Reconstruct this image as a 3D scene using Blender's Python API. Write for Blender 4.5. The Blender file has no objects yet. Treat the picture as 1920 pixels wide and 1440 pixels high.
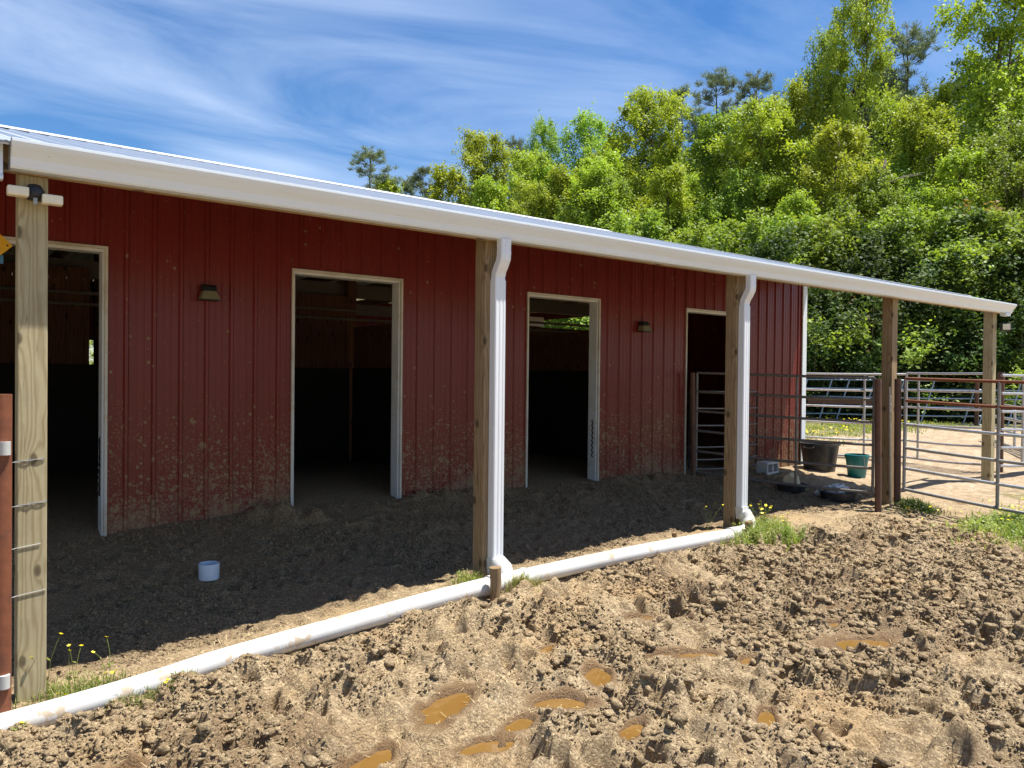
import bpy, math, random
import numpy as np
C = bpy.context.scene.collection
R = math.radians
rng = np.random.RandomState(7)
random.seed(7)

# ------------------------------------------------------------------ camera
# world: X runs along the barn, Y into it, Z up; eye level is z = 0
F = 1442.0
YAW, PITCH, ROLL = R(52.3), -0.011, 0.0105
fwd = np.array([math.cos(YAW)*math.cos(PITCH), math.sin(YAW)*math.cos(PITCH), math.sin(PITCH)])
rgt0 = np.array([math.sin(YAW), -math.cos(YAW), 0.0])
up0 = np.cross(rgt0, fwd)
rgt = rgt0*math.cos(ROLL) + up0*math.sin(ROLL)
up = up0*math.cos(ROLL) - rgt0*math.sin(ROLL)
from mathutils import Matrix, Vector
cd = bpy.data.cameras.new('camera'); cam = bpy.data.objects.new('camera', cd); C.objects.link(cam)
cam.matrix_world = Matrix(((rgt[0], up[0], -fwd[0], 0), (rgt[1], up[1], -fwd[1], 0), (rgt[2], up[2], -fwd[2], 0), (0, 0, 0, 1)))
cd.sensor_width = 36; cd.lens = F/1920*36; cd.clip_end = 2000; cd.clip_start = 0.05
bpy.context.scene.camera = cam
def at(px, py, Z):                      # point seen at photo pixel px,py at depth Z
    return fwd*Z + rgt*((px-960)/F*Z) + up*((720-py)/F*Z)

# ------------------------------------------------------------------ object helpers
def link(o, parent=None):
    C.objects.link(o)
    if parent is not None: o.parent = parent
    return o
def empty(name, loc=(0, 0, 0), rz=0):
    o = bpy.data.objects.new(name, None); o.location = loc; o.rotation_euler = (0, 0, rz); o.empty_display_size = 0.2
    return link(o)
def tag(o, label=None, cat=None, group=None, kind=None):
    if label: o['label'] = label
    if cat: o['category'] = cat
    if group: o['group'] = group
    if kind: o['kind'] = kind
    return o
def mesh_np(name, co, faces, mat, smooth=False):
    """co (n,3) array, faces list of tuples or (m,k) array"""
    me = bpy.data.meshes.new(name)
    co = np.asarray(co, np.float32)
    me.vertices.add(len(co)); me.vertices.foreach_set('co', co.ravel())
    if isinstance(faces, np.ndarray):
        k = faces.shape[1]; n = len(faces)
        flat = faces.astype(np.int32).ravel(); tot = np.full(n, k, np.int32); st = np.arange(n, dtype=np.int32)*k
    else:
        tot = np.array([len(f) for f in faces], np.int32); st = np.concatenate(([0], np.cumsum(tot)[:-1])).astype(np.int32)
        flat = np.concatenate([np.asarray(f, np.int32) for f in faces]); n = len(faces)
    me.loops.add(len(flat)); me.loops.foreach_set('vertex_index', flat)
    me.polygons.add(n); me.polygons.foreach_set('loop_start', st); me.polygons.foreach_set('loop_total', tot)
    me.update(calc_edges=True)
    me.polygons.foreach_set('use_smooth', np.full(n, smooth, bool))
    if mat: me.materials.append(mat)
    return me
class MB:
    def __init__(s): s.v = []; s.f = []
    def add(s, vs, fs):
        b = len(s.v); s.v += [tuple(map(float, v)) for v in vs]; s.f += [tuple(b+i for i in f) for f in fs]; return s
    def box(s, x0, x1, y0, y1, z0, z1):
        return s.add([(x0,y0,z0),(x1,y0,z0),(x1,y1,z0),(x0,y1,z0),(x0,y0,z1),(x1,y0,z1),(x1,y1,z1),(x0,y1,z1)],
            [(3,2,1,0),(4,5,6,7),(0,1,5,4),(1,2,6,5),(2,3,7,6),(3,0,4,7)])
    def bar(s, p, q, w, h, upv=(0, 0, 1)):              # rectangular bar p->q
        p = np.array(p, float); q = np.array(q, float); d = q-p; d /= np.linalg.norm(d)
        a = np.cross(d, upv); a /= np.linalg.norm(a); b = np.cross(a, d)
        vs = [c+a*i*w/2+b*j*h/2 for c in (p, q) for i, j in ((-1,-1),(1,-1),(1,1),(-1,1))]
        return s.add(vs, [(0,3,2,1),(4,5,6,7),(0,1,5,4),(1,2,6,5),(2,3,7,6),(3,0,4,7)])
    def tube(s, pts, r, n=12, cap=True):
        pts = [np.array(p, float) for p in pts]
        rs = r if hasattr(r, '__len__') else [r]*len(pts)
        b = len(s.v); prev = None
        for i, p in enumerate(pts):
            d = pts[min(i+1, len(pts)-1)] - pts[max(i-1, 0)]; d /= (np.linalg.norm(d)+1e-9)
            if prev is None:
                a = np.cross(d, (0, 0, 1) if abs(d[2]) < .9 else (1, 0, 0))
            else: a = prev - d*np.dot(prev, d)
            a /= np.linalg.norm(a); prev = a; c = np.cross(d, a)
            for k in range(n):
                t = 2*math.pi*k/n; s.v.append(tuple(p + (a*math.cos(t)+c*math.sin(t))*rs[i]))
        for i in range(len(pts)-1):
            for k in range(n):
                k2 = (k+1) % n; s.f.append((b+i*n+k, b+i*n+k2, b+(i+1)*n+k2, b+(i+1)*n+k))
        if cap:
            s.f.append(tuple(b+k for k in range(n))[::-1]); s.f.append(tuple(b+(len(pts)-1)*n+k for k in range(n)))
        return s
    def lathe(s, prof, c, n=32, axis='z'):               # prof = [(r, z)]
        b = len(s.v)
        for (r, z) in prof:
            for k in range(n):
                t = 2*math.pi*k/n; s.v.append((c[0]+r*math.cos(t), c[1]+r*math.sin(t), c[2]+z))
        for i in range(len(prof)-1):
            for k in range(n):
                k2 = (k+1) % n; s.f.append((b+i*n+k, b+i*n+k2, b+(i+1)*n+k2, b+(i+1)*n+k))
        return s
    def prism(s, prof, x0, x1):                           # prof = [(y, z)] extruded along x
        n = len(prof); b = len(s.v)
        s.v += [(x0, y, z) for y, z in prof] + [(x1, y, z) for y, z in prof]
        for k in range(n):
            k2 = (k+1) % n; s.f.append((b+k, b+n+k, b+n+k2, b+k2))
        s.f.append(tuple(b+k for k in range(n))); s.f.append(tuple(b+n+k for k in range(n))[::-1])
        return s
    def build(s, name, mat, parent=None, smooth=False, bevel=0, seg=2):
        me = mesh_np(name, np.array(s.v), s.f, mat, smooth)
        o = bpy.data.objects.new(name, me); link(o, parent)
        if bevel:
            m = o.modifiers.new('b', 'BEVEL'); m.width = bevel; m.segments = seg; m.limit_method = 'ANGLE'; m.angle_limit = R(40)
        if smooth and not bevel:
            try: me.shade_smooth_by_angle = None
            except Exception: pass
        return o
def smooth_angle(o, a=40):
    me = o.data
    me.polygons.foreach_set('use_smooth', np.ones(len(me.polygons), bool))
    import bmesh
    bm = bmesh.new(); bm.from_mesh(me); bm.normal_update()
    for e in bm.edges:
        if len(e.link_faces) == 2 and e.calc_face_angle(0) > R(a): e.smooth = False
    bm.to_mesh(me); bm.free()
    return o

# ------------------------------------------------------------------ materials
class NT:
    def __init__(s, name):
        s.m = bpy.data.materials.new(name); s.m.use_nodes = True; s.t = s.m.node_tree
        s.t.nodes.clear(); s.out = s.n('ShaderNodeOutputMaterial')
    def n(s, typ, **kw):
        nd = s.t.nodes.new(typ)
        for k, v in kw.items():
            if k.startswith('i_'):
                key = k[2:]; key = int(key) if key.isdigit() else key.replace('_', ' ')
                if hasattr(v, 'is_linked') or isinstance(v, bpy.types.NodeSocket): s.t.links.new(v, nd.inputs[key])
                else: nd.inputs[key].default_value = v
            else: setattr(nd, k, v)
        return nd
    def l(s, a, b): s.t.links.new(a, b)
    def coord(s, scale=(1, 1, 1), kind='Object', rot=(0, 0, 0)):
        tc = s.n('ShaderNodeTexCoord'); mp = s.n('ShaderNodeMapping')
        mp.inputs['Scale'].default_value = scale; mp.inputs['Rotation'].default_value = rot
        s.l(tc.outputs[kind], mp.inputs['Vector']); return mp.outputs['Vector']
    def noise(s, vec, scale=5, detail=4, rough=.5, dist=0, out='Fac'):
        nd = s.n('ShaderNodeTexNoise'); s.l(vec, nd.inputs['Vector'])
        nd.inputs['Scale'].default_value = scale; nd.inputs['Detail'].default_value = detail
        nd.inputs['Roughness'].default_value = rough; nd.inputs['Distortion'].default_value = dist
        return nd.outputs[out]
    def ramp(s, fac, stops, interp='LINEAR'):
        nd = s.n('ShaderNodeValToRGB'); s.l(fac, nd.inputs['Fac']); r = nd.color_ramp; r.interpolation = interp
        while len(r.elements) < len(stops): r.elements.new(0.5)
        for e, (p, c) in zip(r.elements, stops):
            e.position = p; e.color = c if len(c) == 4 else (*c, 1)
        return nd.outputs['Color']
    def math(s, op, a, b=None, clamp=False):
        nd = s.n('ShaderNodeMath', operation=op, use_clamp=clamp)
        for i, v in enumerate((a, b)):
            if v is None: continue
            if isinstance(v, (int, float)): nd.inputs[i].default_value = v
            else: s.l(v, nd.inputs[i])
        return nd.outputs[0]
    def mix(s, fac, a, b, mode='MIX'):
        nd = s.n('ShaderNodeMix', data_type='RGBA', blend_type=mode)
        for key, v in ((0, fac), (6, a), (7, b)):
            if isinstance(v, (int, float)): nd.inputs[key].default_value = v
            elif isinstance(v, tuple): nd.inputs[key].default_value = v if len(v) == 4 else (*v, 1)
            else: s.l(v, nd.inputs[key])
        return nd.outputs[2]
    def bump(s, h, strength=.3, dist=.01, prev=None):
        nd = s.n('ShaderNodeBump'); s.l(h, nd.inputs['Height']); nd.inputs['Strength'].default_value = strength
        nd.inputs['Distance'].default_value = dist
        if prev is not None: s.l(prev, nd.inputs['Normal'])
        return nd.outputs[0]
    def pbr(s, col, rough=.6, metal=0, normal=None, spec=.5):
        p = s.n('ShaderNodeBsdfPrincipled')
        for k, v in (('Base Color', col), ('Roughness', rough), ('Metallic', metal), ('Specular IOR Level', spec)):
            if isinstance(v, (int, float)): p.inputs[k].default_value = v
            elif isinstance(v, tuple): p.inputs[k].default_value = v if len(v) == 4 else (*v, 1)
            else: s.l(v, p.inputs[k])
        if normal is not None: s.l(normal, p.inputs['Normal'])
        s.l(p.outputs[0], s.out.inputs['Surface']); return p
def b3(v): return (v, v, v)

def m_simple(name, col, rough=.5, metal=0, var=.15, vs=12, dirt=None, dirt_amt=.4, spec=.5):
    t = NT(name); v = t.coord(); n = t.noise(v, vs, 5, .6)
    c = t.mix(n, tuple(x*(1-var) for x in col), tuple(min(1, x*(1+var)) for x in col))
    if dirt:
        d = t.noise(v, vs*.6, 6, .7); m = t.ramp(d, [(.5, b3(0)), (.68, b3(dirt_amt))]); c = t.mix(m, c, dirt)
    t.pbr(c, rough, metal, t.bump(n, .15, .004), spec); return t.m

def m_wood(name, c0, c1, cdark, freq=95, axis='z', knots=True, rough=.8):
    t = NT(name); tc = t.n('ShaderNodeTexCoord'); v = tc.outputs['Object']
    sc = {'z': (1, 1, .12), 'x': (.12, 1, 1), 'y': (1, .12, 1)}[axis]
    mp = t.n('ShaderNodeMapping'); mp.inputs['Scale'].default_value = sc; t.l(v, mp.inputs['Vector'])
    w = t.noise(mp.outputs[0], 7, 3, .5, out='Color')
    sep = t.n('ShaderNodeSeparateXYZ'); t.l(v, sep.inputs[0])
    s2 = t.n('ShaderNodeSeparateXYZ'); t.l(w, s2.inputs[0])
    ax = {'z': ('X', 'Y'), 'x': ('Y', 'Z'), 'y': ('X', 'Z')}[axis]
    base = t.math('ADD', sep.outputs[ax[0]], t.math('MULTIPLY', sep.outputs[ax[1]], .8))
    if knots:
        cx = t.n('ShaderNodeCombineXYZ'); t.l(t.math('MULTIPLY', base, 4.5), cx.inputs[0]); along = {'z': 'Z', 'x': 'X', 'y': 'Y'}[axis]
        t.l(t.math('MULTIPLY', sep.outputs[along], 2.3), cx.inputs[1])
        vo = t.n('ShaderNodeTexVoronoi', voronoi_dimensions='2D'); t.l(cx.outputs[0], vo.inputs['Vector']); vo.inputs['Scale'].default_value = 1.0; vo.inputs['Randomness'].default_value = .8
        kd = vo.outputs['Distance']
        bulge = t.math('POWER', t.math('SUBTRACT', 1.0, t.math('MULTIPLY', kd, 2.2), True), 3.0)
        base = t.math('ADD', base, t.math('MULTIPLY', bulge, .06))
    base = t.math('ADD', base, t.math('MULTIPLY', s2.outputs[0], .20))
    g = t.math('SINE', t.math('MULTIPLY', base, freq*2.2))
    g2 = t.math('MULTIPLY', t.math('ADD', g, 1.0), .5)
    fine = t.noise(mp.outputs[0], 120, 3, .6)
    c = t.mix(t.ramp(g2, [(0.0, b3(0)), (.55, b3(.25)), (1, b3(1))]), c0, c1)
    c = t.mix(t.math('MULTIPLY', fine, .35), c, cdark)
    big = t.noise(v, 3.5, 4, .6); c = t.mix(t.ramp(big, [(.4, b3(0)), (.75, b3(.4))]), c, cdark)
    # drying checks: thin dark cracks
    mc_ = t.n('ShaderNodeMapping'); mc_.inputs['Scale'].default_value = {'z': (1, 1, .035), 'x': (.035, 1, 1), 'y': (1, .035, 1)}[axis]; t.l(v, mc_.inputs['Vector'])
    crk = t.noise(mc_.outputs[0], 24, 1, .4); cm = t.ramp(crk, [(.490, b3(0)), (.5, b3(.7)), (.510, b3(0))])
    msk = t.ramp(t.noise(v, 5, 2, .5), [(.52, b3(0)), (.6, b3(1))])
    cm = t.math('MULTIPLY', cm, msk); c = t.mix(cm, c, tuple(x*.25 for x in cdark))
    if knots:
        km = t.ramp(kd, [(.0, b3(1)), (.06, b3(.9)), (.10, b3(0))]); c = t.mix(km, c, tuple(x*.6 for x in cdark))
    h = t.math('SUBTRACT', t.math('MULTIPLY', g2, .4), cm)
    t.pbr(c, rough, 0, t.bump(t.math('ADD', h, t.math('MULTIPLY', fine, .3)), .35, .003), .25); return t.m

def m_siding(name, base, mud=(.27, .205, .11)):
    t = NT(name); tc = t.n('ShaderNodeTexCoord'); v = tc.outputs['Object']
    sep = t.n('ShaderNodeSeparateXYZ'); t.l(v, sep.inputs[0]); z = sep.outputs['Z']
    n = t.noise(v, 1.5, 4, .6)
    c = t.mix(n, tuple(x*.85 for x in base), tuple(x*1.15 for x in base))
    st = t.n('ShaderNodeMapping'); st.inputs['Scale'].default_value = (30, 30, .8); t.l(v, st.inputs['Vector'])
    streak = t.noise(st.outputs[0], 1, 3, .6); c = t.mix(t.ramp(streak, [(.5, b3(0)), (.8, b3(.3))]), c, tuple(x*.6 for x in base))
    # chalky wear towards the bottom
    low = t.math('SUBTRACT', 1.0, t.math('DIVIDE', t.math('ADD', z, .05), 1.30), True)   # 1 at base, 0 at z=-0.2
    chalk = t.math('MULTIPLY', t.math('POWER', low, 1.6), t.ramp(t.noise(v, 9, 4, .6), [(.3, b3(.05)), (.8, b3(.4))]))
    c = t.mix(chalk, c, (.20, .075, .065))
    # hard splashes: cells whose chance to carry mud grows towards the base
    def splats(scale, rad, bias, k):
        vo = t.n('ShaderNodeTexVoronoi'); vo.inputs['Scale'].default_value = scale
        wob = t.noise(v, scale*2.2, 3, .6, out='Color')
        ma = t.n('ShaderNodeMix', data_type='VECTOR'); ma.inputs[0].default_value = .07*18/scale
        t.l(v, ma.inputs[4]); t.l(wob, ma.inputs[5]); t.l(ma.outputs[1], vo.inputs['Vector'])
        cs = t.n('ShaderNodeSeparateColor'); t.l(vo.outputs['Color'], cs.inputs[0])
        lowp = t.math('MULTIPLY', t.math('POWER', low, k), 1.15)
        big = t.ramp(t.noise(v, 1.6, 3, .55), [(.35, b3(.15)), (.65, b3(1))])
        prob = t.math('ADD', t.math('MULTIPLY', t.math('MULTIPLY', lowp, big), 1.1), t.math('MULTIPLY', t.math('ADD', low, .12), bias))
        on = t.math('LESS_THAN', cs.outputs[0], prob)
        rr = t.math('MULTIPLY', t.math('ADD', cs.outputs[1], .25), rad)
        hit = t.math('LESS_THAN', vo.outputs['Distance'], rr)
        return t.math('MULTIPLY', on, hit)
    s1 = t.math('MULTIPLY', splats(12, .40, .02, 2.6), t.math('GREATER_THAN', t.noise(v, 6, 3, .6), .47)); s2 = splats(34, .50, .05, 1.7); s3 = splats(80, .58, .06, 1.2)
    m = t.math('MAXIMUM', t.math('MULTIPLY', s1, .75), t.math('MAXIMUM', t.math('MULTIPLY', s2, .8), t.math('MULTIPLY', s3, .6)))
    pn_ = t.math('ADD', t.math('MULTIPLY', t.noise(v, 20, 6, .85), .62), t.math('MULTIPLY', t.noise(v, 2.2, 3, .6), .38))
    thr = t.math('SUBTRACT', .66, t.math('MULTIPLY', t.math('POWER', low, 1.8), .225))
    film = t.math('MULTIPLY', t.math('MULTIPLY', t.math('SUBTRACT', pn_, thr), 9.0, True), .80)
    m = t.math('MAXIMUM', m, film)
    mc = t.mix(t.noise(v, 30, 3, .6), tuple(x*.7 for x in mud), tuple(x*1.25 for x in mud))
    c = t.mix(m, c, mc)
    rough = t.math('ADD', .30, t.math('MULTIPLY', m, .6), True)
    t.pbr(c, rough, 0, t.bump(m, .4, .003), .3); return t.m

def m_mud():
    t = NT('churned_mud'); tc = t.n('ShaderNodeTexCoord'); v = tc.outputs['Object']
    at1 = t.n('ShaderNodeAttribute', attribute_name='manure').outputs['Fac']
    at2 = t.n('ShaderNodeAttribute', attribute_name='turf').outputs['Fac']
    at3 = t.n('ShaderNodeAttribute', attribute_name='wet').outputs['Fac']
    n1 = t.noise(v, 3.2, 6, .65); n2 = t.noise(v, 14, 6, .7); n3 = t.noise(v, 60, 5, .7); n4 = t.noise(v, 1.1, 3, .6)
    tan = t.mix(t.ramp(n1, [(.36, b3(0)), (.62, b3(1))]), (.46, .335, .180), (.64, .50, .305))
    brn = t.mix(n2, (.28, .20, .11), (.50, .38, .22))
    c = t.mix(t.ramp(n2, [(.40, b3(1)), (.62, b3(0))]), tan, brn)
    c = t.mix(t.ramp(n3, [(.42, b3(.6)), (.60, b3(0))]), c, (.155, .10, .055))
    c = t.mix(t.ramp(n3, [(.56, b3(0)), (.68, b3(.6))]), c, (.74, .59, .37))
    org = t.ramp(n4, [(.56, b3(0)), (.70, b3(.5))]); c = t.mix(org, c, (.50, .33, .16))
    wetc = t.mix(n2, (.24, .145, .068), (.17, .108, .055)); c = t.mix(at3, c, wetc)
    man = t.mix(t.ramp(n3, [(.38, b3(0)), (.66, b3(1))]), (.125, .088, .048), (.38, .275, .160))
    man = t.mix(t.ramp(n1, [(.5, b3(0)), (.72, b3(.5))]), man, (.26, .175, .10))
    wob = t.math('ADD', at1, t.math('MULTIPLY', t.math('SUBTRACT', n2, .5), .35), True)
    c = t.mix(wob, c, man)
    far = t.mix(t.ramp(n1, [(.35, b3(0)), (.65, b3(1))]), (.44, .33, .215), (.56, .45, .31))
    fat = t.n('ShaderNodeAttribute', attribute_name='dusty').outputs['Fac']
    c = t.mix(fat, c, far)
    gr = t.mix(t.noise(v, 5, 4, .6), (.055, .11, .018), (.20, .22, .05))
    tm = t.ramp(t.math('ADD', at2, t.math('MULTIPLY', t.math('SUBTRACT', t.noise(v, 2.5, 5, .7), .5), 1.3), True), [(.4, b3(0)), (.65, b3(.9))])
    c = t.mix(tm, c, gr)
    # crumb relief
    vo = t.n('ShaderNodeTexVoronoi'); t.l(v, vo.inputs['Vector']); vo.inputs['Scale'].default_value = 75
    mn = t.noise(v, 26, 8, .78)
    c = t.mix(t.math('MULTIPLY', fat, t.ramp(t.noise(v, 5, 8, .85), [(.44, b3(0)), (.56, b3(.85))])), c, (.27, .185, .105))
    h = t.math('ADD', t.math('MULTIPLY', mn, 1.0), t.math('MULTIPLY', t.math('SUBTRACT', 1.0, vo.outputs['Distance']), .35))
    rough = t.math('SUBTRACT', .92, t.math('MULTIPLY', at3, .5), True)
    t.pbr(c, rough, 0, t.bump(h, .95, .03), .3); return t.m

def m_metal_roof():
    t = NT('white_roof_metal'); v = t.coord(); n = t.noise(v, 2.5, 5, .6)
    st = t.coord((14, .5, 1)); s = t.noise(st, 3, 4, .6)
    c = t.mix(n, (.50, .54, .58), (.60, .63, .66)); c = t.mix(t.ramp(s, [(.5, b3(0)), (.8, b3(.35))]), c, (.38, .42, .46))
    t.pbr(c, .34, .5, None, .5); return t.m
def m_white(name, col=(.80, .79, .75), stain=(.55, .42, .18), amt=.35, rough=.35, zs=(1, 1, 1), mudm=0):
    t = NT(name); v = t.coord(zs); n = t.noise(v, 3, 5, .65); c = t.mix(t.ramp(n, [(.48, b3(0)), (.75, b3(amt))]), col, stain)
    vv = t.coord()
    if mudm:
        m = t.ramp(t.noise(vv, 7, 6, .72), [(.57, b3(0)), (.62, b3(mudm))]); c = t.mix(m, c, (.45, .33, .19))
    sp = t.ramp(t.noise(vv, 45, 3, .6), [(.70, b3(0)), (.76, b3(.5))]); c = t.mix(sp, c, (.22, .17, .11))
    t.pbr(c, rough, 0, t.bump(t.noise(vv, 8, 3, .5), .05, .004), .5); return t.m
def m_leaf(name, a, b, trans=.45, rough=.5, hue=.02, val=.25):
    t = NT(name); oi = t.n('ShaderNodeObjectInfo'); v = t.coord()
    n = t.noise(v, .55, 3, .6); n2 = t.noise(v, 7, 2, .5)
    c = t.mix(t.ramp(t.math('ADD', t.math('MULTIPLY', n, .6), t.math('MULTIPLY', n2, .4)), [(.36, b3(0)), (.62, b3(1))]), a, b)
    hs = t.n('ShaderNodeHueSaturation'); t.l(c, hs.inputs['Color'])
    t.l(t.math('ADD', .5-hue, t.math('MULTIPLY', oi.outputs['Random'], 2*hue)), hs.inputs['Hue'])
    t.l(t.math('ADD', 1-val, t.math('MULTIPLY', oi.outputs['Random'], 2*val)), hs.inputs['Value'])
    p = t.n('ShaderNodeBsdfPrincipled'); t.l(hs.outputs[0], p.inputs['Base Color']); p.inputs['Roughness'].default_value = rough
    p.inputs['Specular IOR Level'].default_value = .3
    tr = t.n('ShaderNodeBsdfTranslucent')
    br = t.mix(1.0, hs.outputs[0], (1.3, 1.35, .6), 'MULTIPLY'); t.l(br, tr.inputs['Color'])
    mx = t.n('ShaderNodeMixShader'); mx.inputs[0].default_value = trans
    t.l(p.outputs[0], mx.inputs[1]); t.l(tr.outputs[0], mx.inputs[2]); t.l(mx.outputs[0], t.out.inputs['Surface']); return t.m

M = {}
M['mud'] = m_mud()
M['siding'] = m_siding('red_painted_steel', (.148, .014, .009))
M['roof'] = m_metal_roof()
M['gutter'] = m_white('white_gutter_paint', (.67, .735, .79), (.60, .57, .44), .35, .38, (.3, 1, 9))
M['cap'] = m_white('white_ridge_paint', (.78, .79, .80), (.6, .58, .5), .15, .3)
M['downspout'] = m_white('white_downspout_paint', (.72, .74, .76), (.55, .55, .5), .2, .3)
M['pvc'] = m_white('white_pvc', (.60, .595, .57), (.48, .41, .29), .5, .28, (1, 1, 1), .75)
M['trim'] = m_white('weathered_white_trim', (.52, .50, .43), (.28, .22, .14), .7, .5, (1, 1, 1), .6)
M['jamb'] = m_white('white_jamb', (.60, .62, .62), (.40, .36, .28), .5, .45, (1, 1, 1), .35)
M['post'] = m_wood('treated_post_wood', (.46, .40, .24), (.33, .27, .145), (.20, .155, .085))
M['postdark'] = m_wood('treated_post_wood_brown', (.36, .26, .145), (.24, .165, .085), (.15, .10, .055))
M['beamwood'] = m_wood('beam_wood', (.42, .30, .16), (.30, .20, .10), (.17, .11, .06), axis='x')
M['rafter'] = m_wood('rafter_wood', (.42, .30, .16), (.30, .20, .10), (.17, .11, .06), axis='y', knots=False)
M['stake'] = m_wood('stake_wood', (.32, .22, .12), (.20, .13, .07), (.12, .08, .045), freq=140)
M['plank'] = m_wood('stall_plank_wood', (.24, .115, .06), (.17, .075, .038), (.09, .04, .025), freq=60)
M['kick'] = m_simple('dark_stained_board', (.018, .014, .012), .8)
M['inner'] = m_simple('pale_inner_board', (.20, .175, .14), .8)
M['rustdark'] = m_simple('dark_rusty_pipe', (.125, .062, .038), .85, .05, .5, 14, (.07, .05, .035), .8)
M['rust'] = m_simple('rusty_pipe', (.19, .062, .026), .75, .15, .45, 18, (.10, .04, .025), .7)
M['galv'] = m_simple('galvanised_pipe', (.46, .47, .48), .38, .65, .2, 30, (.24, .15, .10), .5)
M['galvdull'] = m_simple('dull_galvanised_pipe', (.30, .29, .27), .5, .4, .25, 25, (.20, .13, .09), .6)
M['gatedark'] = m_simple('shaded_weathered_pipe', (.17, .16, .145), .55, .3, .3, 25, (.12, .08, .06), .6)  # weathered grey pipe, its colour darkened for the shade at the porch end
M['blue'] = m_simple('grey_blue_pipe', (.30, .37, .47), .45, .4, .15, 20)
M['wire'] = m_simple('fence_wire', (.45, .44, .42), .45, .7)
M['blackmetal'] = m_simple('black_metal', (.02, .02, .022), .45, .3)
M['lens'] = m_simple('cloudy_lens', (.20, .18, .11), .3, 0, .3, 40)
M['lenspale'] = m_simple('pale_lamp_face', (.72, .66, .48), .3, 0, .12, 30)
M['tub'] = m_simple('black_tub_plastic', (.030, .029, .028), .42, 0, .3, 14, (.12, .10, .08), .5)
M['teal'] = m_simple('teal_bucket_plastic', (.008, .16, .165), .38, 0, .12, 14, (.05, .14, .12), .3)
M['pan'] = m_simple('black_rubber_pan', (.022, .025, .032), .6, 0, .3, 20, (.11, .10, .09), .6)
M['concrete'] = m_simple('pale_concrete', (.50, .48, .44), .9, 0, .2, 25, (.3, .24, .16), .6)
M['salt'] = m_simple('cream_mineral_block', (.52, .44, .26), .7, 0, .2, 14)
M['bag'] = m_simple('crumpled_white_plastic', (.60, .61, .62), .45, 0, .2, 20)
M['ring'] = m_simple('pale_blue_plastic', (.48, .55, .62), .35, 0, .06, 12)
M['insul'] = m_simple('pale_plastic_cap', (.46, .46, .43), .4)
M['yellow'] = m_simple('yellow_sign_plastic', (.70, .40, .015), .4)
M['bluep'] = m_simple('blue_plastic', (.05, .20, .42), .4)
M['bark'] = m_simple('tree_bark', (.105, .085, .065), .95, 0, .45, 9)
M['twig'] = m_simple('grey_twig', (.26, .22, .18), .95, 0, .3, 9)
M['leafA'] = m_leaf('spring_leaves', (.205, .275, .040), (.44, .51, .065), .40, .5, .015, .15)
M['leafB'] = m_leaf('mid_green_leaves', (.140, .220, .042), (.32, .42, .066), .38, .5, .015, .2)
M['leafD'] = m_leaf('shade_darkened_leaves', (.030, .060, .014), (.085, .135, .026), .30, .6, .015, .25)  # leaf green darkened to paint the shaded gaps deep in the woods
M['leafC'] = m_leaf('dark_shaded_shrub_leaves', (.030, .058, .015), (.105, .165, .036), .30, .62, .02, .2)  # dark shrub green, with shade from the tree canopy added into the colour
M['needle'] = m_leaf('pine_needles', (.15, .19, .12), (.22, .26, .16), .2, .7, .01, .15)
M['redleaf'] = m_leaf('reddish_new_leaves', (.20, .08, .035), (.26, .20, .06), .3, .5)
M['grass'] = m_leaf('grass_blades', (.16, .22, .045), (.36, .38, .12), .4)
M['straw'] = m_simple('straw_bits', (.50, .40, .22), .9, 0, .3, 3)
M['petal'] = m_simple('yellow_petals', (.85, .68, .01), .4, 0, .08)

def m_water():
    t = NT('muddy_water'); v = t.coord()
    n = t.noise(v, 5, 3, .5); c = t.mix(n, (.150, .076, .018), (.225, .128, .036))
    t.pbr(c, .035, 0, t.bump(t.noise(v, 22, 2, .4), .04, .01), .6); return t.m
M['water'] = m_water()

# ------------------------------------------------------------------ terrain
ctrl = [(.3,4.8,-1.88),(1.5,4.8,-1.80),(3.3,4.8,-1.70),(5.2,4.8,-1.655),(6.8,4.8,-1.66),(10.2,5.0,-1.69),(13.6,5.1,-1.62),
        (1,5.3,-1.84),(2.2,5.4,-1.77),(3.5,5.4,-1.68),(4.8,5.5,-1.68),(6.5,5.5,-1.63),(9,5.8,-1.62),
        (1.3,7.46,-1.42),(3,7.46,-1.335),(4.2,7.46,-1.375),(6,7.46,-1.385),(7.3,7.46,-1.40),(9.5,7.46,-1.45),(11.7,7.3,-1.50),(-2,7.46,-1.5),
        (0,3,-1.92),(2,3,-1.83),(4,3,-1.80),(7,3,-1.76),(9.8,3.5,-1.70),(4,1,-1.80),(8,0,-1.76),(12,2,-1.66),(0,0,-1.9),(-3,4,-1.95),
        (13,8,-1.47),(16,9,-1.44),(20,13,-1.42),(16,3,-1.52),(25,5,-1.5),(5,12,-1.4),(5,18,-1.4),(30,20,-1.5),(10,25,-1.5),
        (60,0,-1.5),(60,40,-1.6),(60,-60,-1.7),(-60,-60,-1.9),(-60,60,-1.6),(0,80,-1.6),(150,150,-1.8),(0,-60,-1.9),(150,-100,-1.8),(-150,150,-1.8),(-150,-150,-1.9)]
ctrl = np.array(ctrl, float)
def tps(r2): return np.where(r2 > 0, .5*r2*np.log(r2+1e-12), 0)
nC = len(ctrl); K = tps(((ctrl[:, None, :2]-ctrl[None, :, :2])**2).sum(-1)); Pm = np.c_[np.ones(nC), ctrl[:, :2]]
A = np.zeros((nC+3, nC+3)); A[:nC, :nC] = K + np.eye(nC)*.02; A[:nC, nC:] = Pm; A[nC:, :nC] = Pm.T
W = np.linalg.solve(A, np.r_[ctrl[:, 2], 0, 0, 0])
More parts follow.
